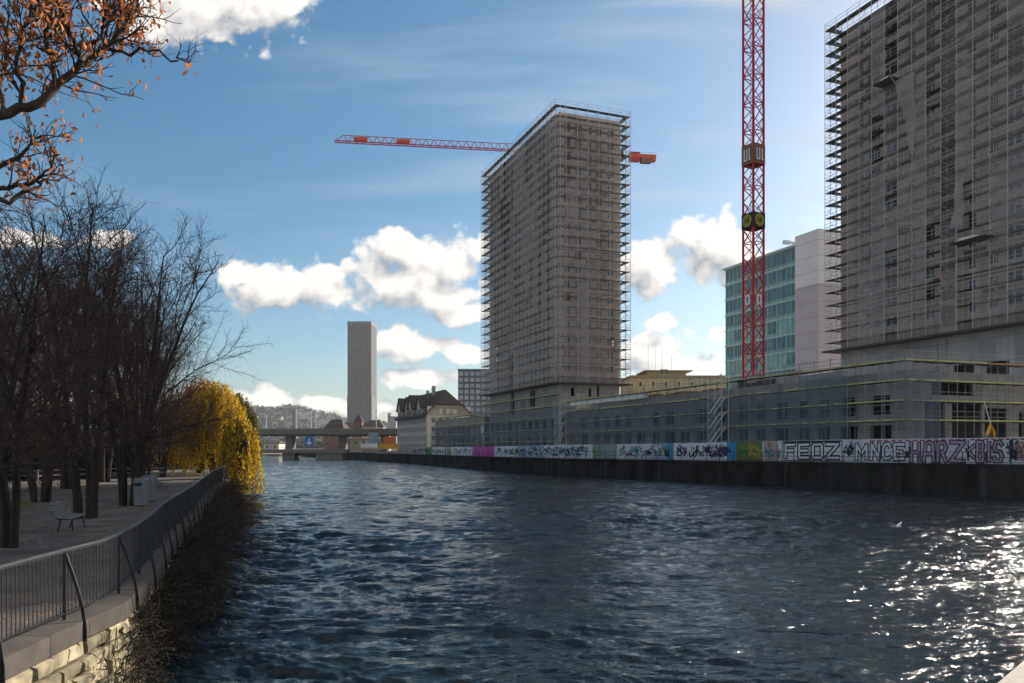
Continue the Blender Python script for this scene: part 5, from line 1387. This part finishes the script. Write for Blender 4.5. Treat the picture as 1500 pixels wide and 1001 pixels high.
# ---------------------------------------------------------------- foreground oak, upper left
ok = thing('oak_tree', 'oak with rust brown dry leaves reaching in from the upper left', 'tree', (-11.5,6.2,LZ))
OB, OF, OL = [], [], []; TB = MB()
ob_ = np.array([-11.5,6.2,LZ]); rng = np.random.default_rng(77)
def opath(pts, r_a, r_b, lst=None, sub=3):
    lst = OB if lst is None else lst
    P_ = [np.array(p)-ob_ for p in pts]; out = []
    for i in range(len(P_)-1):
        for k in range(sub): out.append(P_[i]+(P_[i+1]-P_[i])*k/sub+(rng.normal(size=3)*.02 if k else 0))
    out.append(P_[-1]); n = len(out)-1; TB.tube(out, [r_a+(r_b-r_a)*i/n for i in range(n+1)], 8, cap=False)
    for i in range(n): lst.append((*out[i],*out[i+1],r_a+(r_b-r_a)*i/n,r_a+(r_b-r_a)*(i+1)/n))
    return out
def Q(px,py,Y): p = P(px,py,Y); return (p.x,p.y,p.z)
opath([(-11.5,6.2,LZ-.1),(-11.4,6.3,4.5),(-11.0,6.6,7.0),(-10.6,6.9,10.5),(-10.9,6.9,14)], .36,.16, sub=2)
def osub(path, n, Lmin, Lmax, leafp, rr=.012, upb=.25, levels=2, f0=.1):
    for i in range(n):
        f = f0+(1-f0)*rng.random(); k = min(int(f*(len(path)-1)),len(path)-2); q = path[k]+(path[k+1]-path[k])*rng.random(); dm = unit(path[k+1]-path[k])
        c = unit(np.cross(dm, rng.normal(size=3))); an = R(rng.uniform(30,65)); d = unit(dm*math.cos(an)+c*math.sin(an)+np.array([0,0,upb]))
        L_ = rng.uniform(Lmin,Lmax)*(1-.45*f); b = grow_path(q, d, L_, 6, .2, .05, rng)
        for j in range(6): OF.append((*b[j],*b[j+1],rr*(1-.12*j),rr*(.88-.12*j)))
        if levels > 1: osub(b, max(2,int(L_*7)), .12, .42, leafp, rr*.5, .1, levels-1)
        if rng.random() < leafp:
            for j in range(rng.integers(2,7)): OL.append(b[rng.integers(2,7)]+rng.normal(size=3)*.05+np.array([0,0,-.03]))
main = opath([(-10.95,6.65,7.2),Q(-210,178,7.2),Q(0,169,7.6),Q(42,158,7.7),Q(80,130,7.8),Q(112,103,7.9),Q(135,86,8.0),Q(158,66,8.1),Q(176,50,8.2),Q(192,28,8.3),Q(201,8,8.4),Q(210,-30,8.4)], .055,.012)
opath([Q(135,86,8.0),Q(150,72,8.1),Q(178,75,8.2),Q(215,75,8.3),Q(240,81,8.4),Q(262,89,8.4),Q(279,91,8.4)], .022,.006)
a1 = opath([Q(118,95,7.9),Q(110,70,7.8),Q(100,40,7.7),Q(92,5,7.6),Q(90,-40,7.6)], .026,.012); a2 = opath([Q(82,128,7.8),Q(78,90,7.7),Q(66,50,7.5),Q(70,0,7.4),Q(76,-50,7.4)], .024,.012)
a3 = opath([Q(28,162,7.7),Q(34,120,7.6),Q(30,70,7.5),Q(45,20,7.4),Q(38,-40,7.4)], .022,.012); a4 = opath([Q(5,168,7.6),Q(4,110,7.7),Q(12,60,7.8),Q(-5,10,7.9)], .024,.012)
a5 = opath([Q(158,66,8.1),Q(150,40,8.0),Q(156,10,7.9),Q(150,-40,7.9)], .016,.01)
# second, paler limbs lower down
b1 = opath([(-10.98,6.6,6.6),Q(-220,300,8.0),Q(-60,282,8.4),Q(0,276,8.5),Q(38,272,8.6),Q(62,258,8.6),Q(78,238,8.7),Q(88,226,8.7)], .04,.008)
b2 = opath([Q(-60,282,8.4),Q(0,292,8.4),Q(25,288,8.5),Q(50,276,8.6),Q(70,262,8.7)], .035,.008); b3 = opath([Q(-160,240,8),Q(0,244,8.3),Q(28,232,8.4),Q(42,215,8.4),Q(52,190,8.4)], .035,.007)
osub(main, 40, .35, 1.1, .35, .010, .35, 2, .35); osub(main, 18, .3, .8, .5, .010, -.05, 2, .3)
for q_ in (a1,a2,a3,a4,a5): osub(q_, 17, .4, 1.1, .85, .010, .1)
for q_ in (b1,b2,b3): osub(q_, 13, .3, .9, .35, .009, .15, 2, .35)
osub([np.array(Q(178,75,8.2))-ob_,np.array(Q(240,81,8.4))-ob_,np.array(Q(279,91,8.4))-ob_], 10, .12, .35, .0, .006, .3, 2)
# crown out of frame above, for its shade and for other views
tp = [opath([(-10.9,6.8,9+i),( -10.9+3.2*math.cos(i*1.9),6.8+3.2*math.sin(i*1.9),11+i*.8),(-10.9+5*math.cos(i*1.9+.3),6.8+4.6*math.sin(i*1.9+.3),12.6+i*.7)],.09,.02) for i in range(5)]
for q_ in tp: osub(q_, 14, .6, 1.8, .8, .012, .2)
for k in range(5): OL.append(np.array(Q(279,rng.uniform(92,106),8.4))-ob_)
OLc = np.array(OL)+rng.normal(size=(len(OL),3))*.03
TB.build('trunk', M['oakbark'], ok, smooth=True); link('twigs', segs_mesh('twigs', OF, M['oakbark'], 4), ok)
link('leaves', leaves_mesh('leaves', OLc, .072, M['oakleaf'], droop=(0,0,-.6), aspect=.5), ok)

# ---------------------------------------------------------------- left river wall and railing
NL = 10
def lp(s, off=0.0, z=0.0):
    """point on the left bank: off > 0 towards the river"""
    p, t, i, f = path_at(LW[:11], s); n = Vector((t.y,-t.x)); return Vector((p.x+n.x*off, p.y+n.y*off, z)), Vector((t.x,t.y,0)), Vector((n.x,n.y,0))
WL = path_len(LW[:11])
wall = thing('river_wall', 'old sandstone block river wall with brown coping on the left bank', 'wall', (0,0,0))
S0 = path_len(LW[:2])-2
mb = MB(); s = 0
while s < WL-1:
    e = s+1.2; A,_,na = lp(s,.0); B,_,nb = lp(e,.0)
    mb.hexa([A+na*.30+Vector((0,0,-1.2)),A-na*.5+Vector((0,0,-1.2)),B-nb*.5+Vector((0,0,-1.2)),B+nb*.30+Vector((0,0,-1.2)),
             A+na*.22+Vector((0,0,LZ-.30)),A-na*.5+Vector((0,0,LZ-.30)),B-nb*.5+Vector((0,0,LZ-.30)),B+nb*.22+Vector((0,0,LZ-.30))]); s = e
mb.build('backing', M['mortar'], wall)
mb = MB(); zc = -.35; row = 0
while zc < LZ-.36:
    hh = min(rnd.uniform(.24,.42), LZ-.31-zc); s = S0+rnd.random()
    while s < min(WL-1, 48 if row<40 else 0):
        e = s+rnd.uniform(.35,.85); g_ = .018; A,_,na = lp(s+g_); B,_,nb = lp(e-g_); d0, d1, d2, d3 = [.30+rnd.uniform(.0,.09)+.05*(1-(zc/1.5)) for _ in range(4)]
        z0, z1 = zc+g_+rnd.uniform(-.02,.02), zc+hh-g_+rnd.uniform(-.02,.02); m_ = (A+B)/2; nn = (na+nb)/2; bl = rnd.uniform(.03,.07)
        k = len(mb.v); ch = .035
        t_ = (B-A).normalized()
        outer = [A+na*(d0-.04),B+nb*(d1-.04)]
        mb.v += [tuple(v) for v in (A+na*.15+Vector((0,0,z0)),B+nb*.15+Vector((0,0,z0)),B+nb*.15+Vector((0,0,z1)),A+na*.15+Vector((0,0,z1)),
            A+na*(d0-.03)+Vector((0,0,z0)),B+nb*(d1-.03)+Vector((0,0,z0)),B+nb*(d2-.03)+Vector((0,0,z1)),A+na*(d3-.03)+Vector((0,0,z1)),
            A+t_*ch+na*(d0+bl-.03)+Vector((0,0,z0+ch)),B-t_*ch+nb*(d1+bl-.03)+Vector((0,0,z0+ch)),B-t_*ch+nb*(d2+bl-.03)+Vector((0,0,z1-ch)),A+t_*ch+na*(d3+bl-.03)+Vector((0,0,z1-ch)))]
        for f_ in ((0,1,5,4),(1,2,6,5),(2,3,7,6),(3,0,4,7),(4,5,9,8),(5,6,10,9),(6,7,11,10),(7,4,8,11),(8,9,10,11)): mb.f.append(tuple(k+q for q in f_)); mb.m.append(0)
        s = e
    zc += hh; row += 1
mb.build('stones', M['sand'], wall)
mb = MB(); s = S0
while s < WL-1:
    e = min(s+1.25, WL-.5); A,_,na = lp(s+.006); B,_,nb = lp(e-.006); dz = rnd.uniform(-.006,.006)
    mb.hexa([A+na*.40+Vector((0,0,LZ-.297)),A-na*.12+Vector((0,0,LZ-.297)),B-nb*.12+Vector((0,0,LZ-.297)),B+nb*.40+Vector((0,0,LZ-.297)),
             A+na*.40+Vector((0,0,LZ+.012+dz)),A-na*.12+Vector((0,0,LZ+.03+dz)),B-nb*.12+Vector((0,0,LZ+.03+dz)),B+nb*.40+Vector((0,0,LZ+.012+dz))]); s = e
mb.build('coping', M['coping'], wall)

fr = thing('railing', 'dark steel baluster railing with curved posts along the left river wall', 'railing', (0,0,0))
FO = .10; H_ = 1.12; bay = 2.35
ns = int((WL-S0-1)/bay)
def fp(s, z, off=FO): A,_,n = lp(s, off); return A+Vector((0,0,LZ+.03+z))
ph0 = S0+.4
mb = MB(); s = ph0
while s < WL-2: mb.bar(fp(s,H_),fp(s+1.17,H_),.075,.022); s += 1.175
mb.build('top_rail', M['railtop'], fr)
mb = MB(); s = ph0
while s < WL-2: mb.bar(fp(s,H_-.035),fp(s+1.17,H_-.035),.035,.03); s += 1.175
mb.build('under_rail', M['rail'], fr)
mb = MB(); s = ph0
while s < WL-2: mb.bar(fp(s,.10),fp(s+1.17,.10),.035,.014); s += 1.175
mb.build('lower_rail', M['rail'], fr)
for k in range(ns):
    s = ph0+k*bay; A,t,n = lp(s,FO)
    mb = MB(); z = Vector((0,0,LZ+.03))
    mb.bar(A+z+Vector((0,0,-.02)),A+z+Vector((0,0,H_-.04)),.055,.016, up=tuple(t))
    # curved outer stay: leaves the top rail, bows outward and runs down over the coping
    pts = [A+z+n*o_+Vector((0,0,h_)) for o_,h_ in ((.01,1.05),(.10,.80),(.20,.50),(.285,.18),(.325,-.12),(.33,-.36))]
    for a,b in zip(pts,pts[1:]): mb.bar(a,b,.016,.05, up=tuple(n)) if False else mb.bar(a,b,.014,.055)
    mb.build('post', M['rail'], fr)
    if k < ns-1 and k < 99:
        mb = MB(); m_ = int(bay/.115) if s < 45 else 10
        for j in range(1,m_):
            q = s+bay*j/m_; mb.bar(fp(q,.10),fp(q,H_-.04),.012 if s<45 else .016)
        mb.build('balusters', M['rail'], fr)

# ---------------------------------------------------------------- scrub hanging from the wall over the water
def scrub(label, s, rad, n, hgt, leafn, seed, rise=.8, tangle=1.0, ls=.07, m='ivy'):
    rng = np.random.default_rng(seed); A,t,nn = lp(s,.35,0.3); t_ = thing('wall_scrub', label, 'shrub', tuple(A)); S = []; C = []
    n_ = np.array(nn); tt = np.array(t)
    for i in range(n):
        p = tt*rng.uniform(-rad,rad)*1.0+np.array([0,0,rng.uniform(-.2,1.2)]); d = n_*rng.uniform(.5,1.3)+tt*rng.normal()*.55+np.array([0,0,rng.uniform(.1,1.0)*rise])
        L_ = hgt*rng.uniform(.25,1.25)*(1.25 if rng.random()<.12 else .85); b = grow_path(p, d, L_, 9, .16, -.085, rng)
        if min(q[2] for q in b) < -.7: b = [q for q in b if q[2] > -.45]
        if len(b) < 3: continue
        for j in range(len(b)-1): S.append((*b[j],*b[j+1],.013*(1-.08*j),.012*(1-.08*j)))
        for j in range(int(5*tangle)):
            k = rng.integers(1,len(b)); q = b[k-1]; d2 = unit(b[k]-b[k-1])+rng.normal(size=3)*.7; c = grow_path(q, d2, rng.uniform(.2,.75), 4, .25, -.03, rng)
            for m_ in range(4): S.append((*c[m_],*c[m_+1],.0055,.0045))
            for m_ in range(leafn): C.append(c[rng.integers(1,5)]+rng.normal(size=3)*.07)
    link('stems', segs_mesh('stems', S, M['bark'], 4), t_); link('leaves', leaves_mesh('leaves', np.array(C), ls, M[m], aspect=.6), t_); return t_
def s_at(Y):   # arc length on the left bank at depth Y
    acc = 0
    for i in range(len(LW)-1):
        a, b = Vector(LW[i]), Vector(LW[i+1])
        if a.y <= Y <= b.y: return acc+(b-a).length*(Y-a.y)/(b.y-a.y)
        acc += (b-a).length
SL = ['first low tangle of brambles hanging on the near wall face','dense dark scrub growing out of the wall just past the curved posts','largest dark scrub mass leaning over the water','tall scrub with bare twigs standing above the railing','rusty brown tinged scrub overhanging the river','scrub clump half way to the willow','thin scrub near the bright end of the wall','last scrub clump at the foot of the willow']
for i,(Y,rad,n,h_,lf,ls) in enumerate(((14.6,1.3,50,.9,3,.045),(18,1.8,105,1.7,3,.05),(21.5,2.0,130,2.4,3,.05),(26,2.4,130,2.9,3,.055),(31,2.6,130,3.2,4,.06),(38,3.2,140,3.2,4,.07),(47,4,140,2.9,4,.08),(60,5.5,130,2.8,4,.1))):
    scrub(SL[i], s_at(Y), rad, n, h_, lf, 100+i, rise=(.9 if i!=3 else 1.5), ls=ls, m='ivy')
# ivy and dead creeper carpet on the wall face itself
cv = thing('creeper', 'dark matted creeper covering the wall face below the scrub', 'creeper', (0,0,0)); C = []; S = []
for i in range(7500):
    Y = 13.2+rnd.random()**1.3*38; A,t,n = lp(s_at(Y),.38+rnd.random()**2*.22); z = rnd.uniform(-.1,1.45)
    if Y < 15 and rnd.random() < .6+.3*(15-Y): continue
    C.append((A.x,A.y,z))
link('leaves', leaves_mesh('leaves', np.array(C), .085, M['ivy'], aspect=.7), cv)
for i in range(150):
    Y = 12.6+rnd.random()*34; s0 = s_at(Y); z = 1.45; pr = lp(s0,.42,z)[0]
    for k in range(6):
        s0 += rnd.uniform(-.12,.12); z -= rnd.uniform(.12,.3); q = lp(s0,.42+rnd.uniform(0,.05),z)[0]; S.append((*pr,*q,.007,.006)); pr = q
link('stems', segs_mesh('stems', S, M['bark'], 3), cv)

# ---------------------------------------------------------------- park furniture
def bench(label, loc, rz):
    t = thing('park_bench', label, 'bench', loc, rz, 'slatted benches along the river path')
    mb = MB()
    for k in range(5): y = .06+k*.095; mb.box(-.95,.95,y,y+.07,.43+.012*k-.02,.46+.012*k-.02)
    mb.build('seat', M['wood'], t)
    mb = MB()
    for k in range(5):
        y = .56+k*.035+.01*k; z = .52+k*.095; mb.bar((-.95,y,z),(.95,y,z),.03,.072)
    mb.build('backrest', M['wood'], t)
    for x in (-.72,.72):
        mb = MB(); mb.tube([(x,.05,.0),(x,.08,.25),(x,.02,.40),(x,.3,.40),(x,.50,.41),(x,.60,.55),(x,.78,1.0)],.022,6); mb.tube([(x,.52,.0),(x,.44,.22),(x,.42,.40)],.022,6)
        mb.build('leg', M['black'], t)
    return t
p = P(118,792,1); 
def onpath(px, py): Y = (CAMZ-LZ)*F/(py-HY); return ((px-HX)/F*Y, Y, LZ+.012)
bench('nearer grey slatted park bench facing the water by the three trunked tree', onpath(118,776), R(105))
bench('farther dark park bench beyond the litter bins', onpath(243,718), R(106))
# a bigger dark branch pile is left out: bins
def binn(label, loc, s_=1.0):
    t = thing('litter_bin', label, 'bin', loc, 0, 'grey litter bins beside the path'); t.scale = (s_,s_,s_)
    mb = MB(); mb.tube([(0,0,.05),(0,0,1.12),(0,0,1.2)],[.30,.31,.26],20); mb.build('body', M['bin'], t)
    mb = MB(); mb.tube([(0,0,0),(0,0,.05)],[.22,.22],14); mb.build('foot', M['black'], t)
    mb = MB(); mb.box(-.16,.16,-.325,-.29,.86,1.0); mb.build('opening', M['black'], t)
binn('nearer cylindrical grey metal litter bin by the railing', onpath(207,742), 1.1); binn('second grey metal litter bin just behind the first', onpath(218,735), 1.1)
lp_ = thing('lamp_post', 'slim pale park lamp post on the lawn edge', 'lamp post', onpath(108,715))
mb = MB(); mb.tube([(0,0,0),(0,0,5.2)],[.06,.045],8); mb.build('pole', M['galv'], lp_)
mb = MB(); mb.tube([(0,0,5.2),(0,0,5.35),(0,0,5.6),(0,0,5.7)],[.08,.22,.26,.04],12); mb.build('lamp_head', M['white'], lp_)
# wooden rail fence at the back of the lawn
wf = thing('rail_fence', 'low wooden rail fence across the back of the lawn', 'fence', (0,0,0)); 
fa = [onpath(-40,703), onpath(55,706), onpath(100,703), onpath(240,700)]
mb = MB()
for a,b in zip(fa,fa[1:]):
    a, b = Vector(a), Vector(b); n = max(1,int((b-a).length/2.2))
    for k in range(n): q = a+(b-a)*k/n; mb.box(q.x-.06,q.x+.06,q.y-.06,q.y+.06,LZ,LZ+.95)
mb.build('posts', M['wood'], wf)
mb = MB()
for a,b in zip(fa,fa[1:]):
    for z in (.45,.85): mb.bar(Vector(a)+Vector((0,0,z)),Vector(b)+Vector((0,0,z)),.05,.1)
mb.build('rails', M['wood'], wf)

# fallen leaves under the trees
C = []
for i in range(8000):
    Y = 10+rnd.random()**1.4*60; A,t,n = lp(s_at(Y),-.4-rnd.random()**1.2*13); C.append((A.x,A.y,LZ+.03))
lf = leaves_mesh('fallen_leaves', np.array(C), .11, M['oakleaf'], aspect=.6)
co_ = np.empty(len(lf.vertices)*3, dtype=np.float32); lf.vertices.foreach_get('co', co_); co_ = co_.reshape(-1,3); co_[:,2] = LZ+.03+(co_[:,2]-LZ-.03)*.2; lf.vertices.foreach_set('co', co_.ravel()); lf.update()
tag(link('fallen_leaves', lf), kind='stuff')

# ---------------------------------------------------------------- gull over the water
gl = thing('seagull', 'pale seagull flying low over the river with raised wings', 'bird', P(1313,772,38).to_tuple(), R(-60))
mb = MB(); mb.tube([(-.2,0,0),(-.12,0,.0),(0,0,.01),(.12,0,.02),(.19,0,.045),(.24,0,.05),(.285,0,.04)],[.012,.035,.06,.05,.033,.028,.006],10)
mb.quad((-.16,-.02,.005),(-.16,.02,.005),(-.32,.06,.0),(-.32,-.06,.0)); bd = mb.build('body', M['bird'], gl, smooth=True)
for sg in (-1,1):
    mb = MB(); L1 = [(.06,.04*sg,.03),(.08,.2*sg,.13),(.03,.36*sg,.16),(-.08,.52*sg,.22)]; T1 = [(-.09,.04*sg,.02),(-.07,.2*sg,.12),(-.08,.36*sg,.15),(-.10,.52*sg,.22)]
    for i in range(3):
        a,b,c,d = L1[i],L1[i+1],T1[i+1],T1[i]; o = (0,0,.012); f_ = lambda p,k: (p[0],p[1],p[2]+k)
        mb.hexa([f_(a,-.006),f_(b,-.006),f_(c,-.003),f_(d,-.003),f_(a,.006),f_(b,.006),f_(c,.003),f_(d,.003)])
    mb.build('wing', M['bird'], gl)

# ---------------------------------------------------------------- bridge we stand on: deck and granite parapet
A = Vector((1.43,2.35,0)); d = Vector((.24,.25,0)).normalized(); n = Vector((d.y,-d.x,0))
mb = MB(); a0, a1 = A-d*14, A+d*40
mb.hexa([a0+n*.0+Vector((0,0,3.78)),a1+Vector((0,0,3.78)),a1+n*.42+Vector((0,0,3.78)),a0+n*.42+Vector((0,0,3.78)),
         a0+Vector((0,0,3.9)),a1+Vector((0,0,3.9)),a1+n*.42+Vector((0,0,3.9)),a0+n*.42+Vector((0,0,3.9))])
mb.hexa([a0+n*.06+Vector((0,0,2.6)),a1+n*.06+Vector((0,0,2.6)),a1+n*.36+Vector((0,0,2.6)),a0+n*.36+Vector((0,0,2.6)),
         a0+n*.06+Vector((0,0,3.775)),a1+n*.06+Vector((0,0,3.775)),a1+n*.36+Vector((0,0,3.775)),a0+n*.36+Vector((0,0,3.775))])
tag(mb.build('parapet', M['stone']), 'sunlit granite parapet corner at the lower right', 'parapet')
mb = MB(); mb.hexa([a0+n*.37+Vector((0,0,2.6)),a1+n*.37+Vector((0,0,2.6)),a1+n*9+Vector((0,0,2.6)),a0+n*9+Vector((0,0,2.6)),
         a0+n*.37+Vector((0,0,3.0)),a1+n*.37+Vector((0,0,3.0)),a1+n*9+Vector((0,0,3.0)),a0+n*9+Vector((0,0,3.0))])
tag(mb.build('road', M['asphalt']), kind='structure')
# ---------------------------------------------------------------- thin autumn haze
hm_, hnt, hb, hout = newmat('haze'); hnt.nodes.remove(hb)
vol = hnt.nodes.new('ShaderNodeVolumePrincipled'); vol.inputs['Density'].default_value = .00009; vol.inputs['Color'].default_value = (.75,.83,.92,1); vol.inputs['Anisotropy'].default_value = .3
hnt.links.new(vol.outputs[0], hout.inputs['Volume'])
mb = MB(); mb.box(-3600,3600,-650,5300,-2.5,170); tag(mb.build('haze', hm_), kind='stuff')
cy.volume_bounces = 0
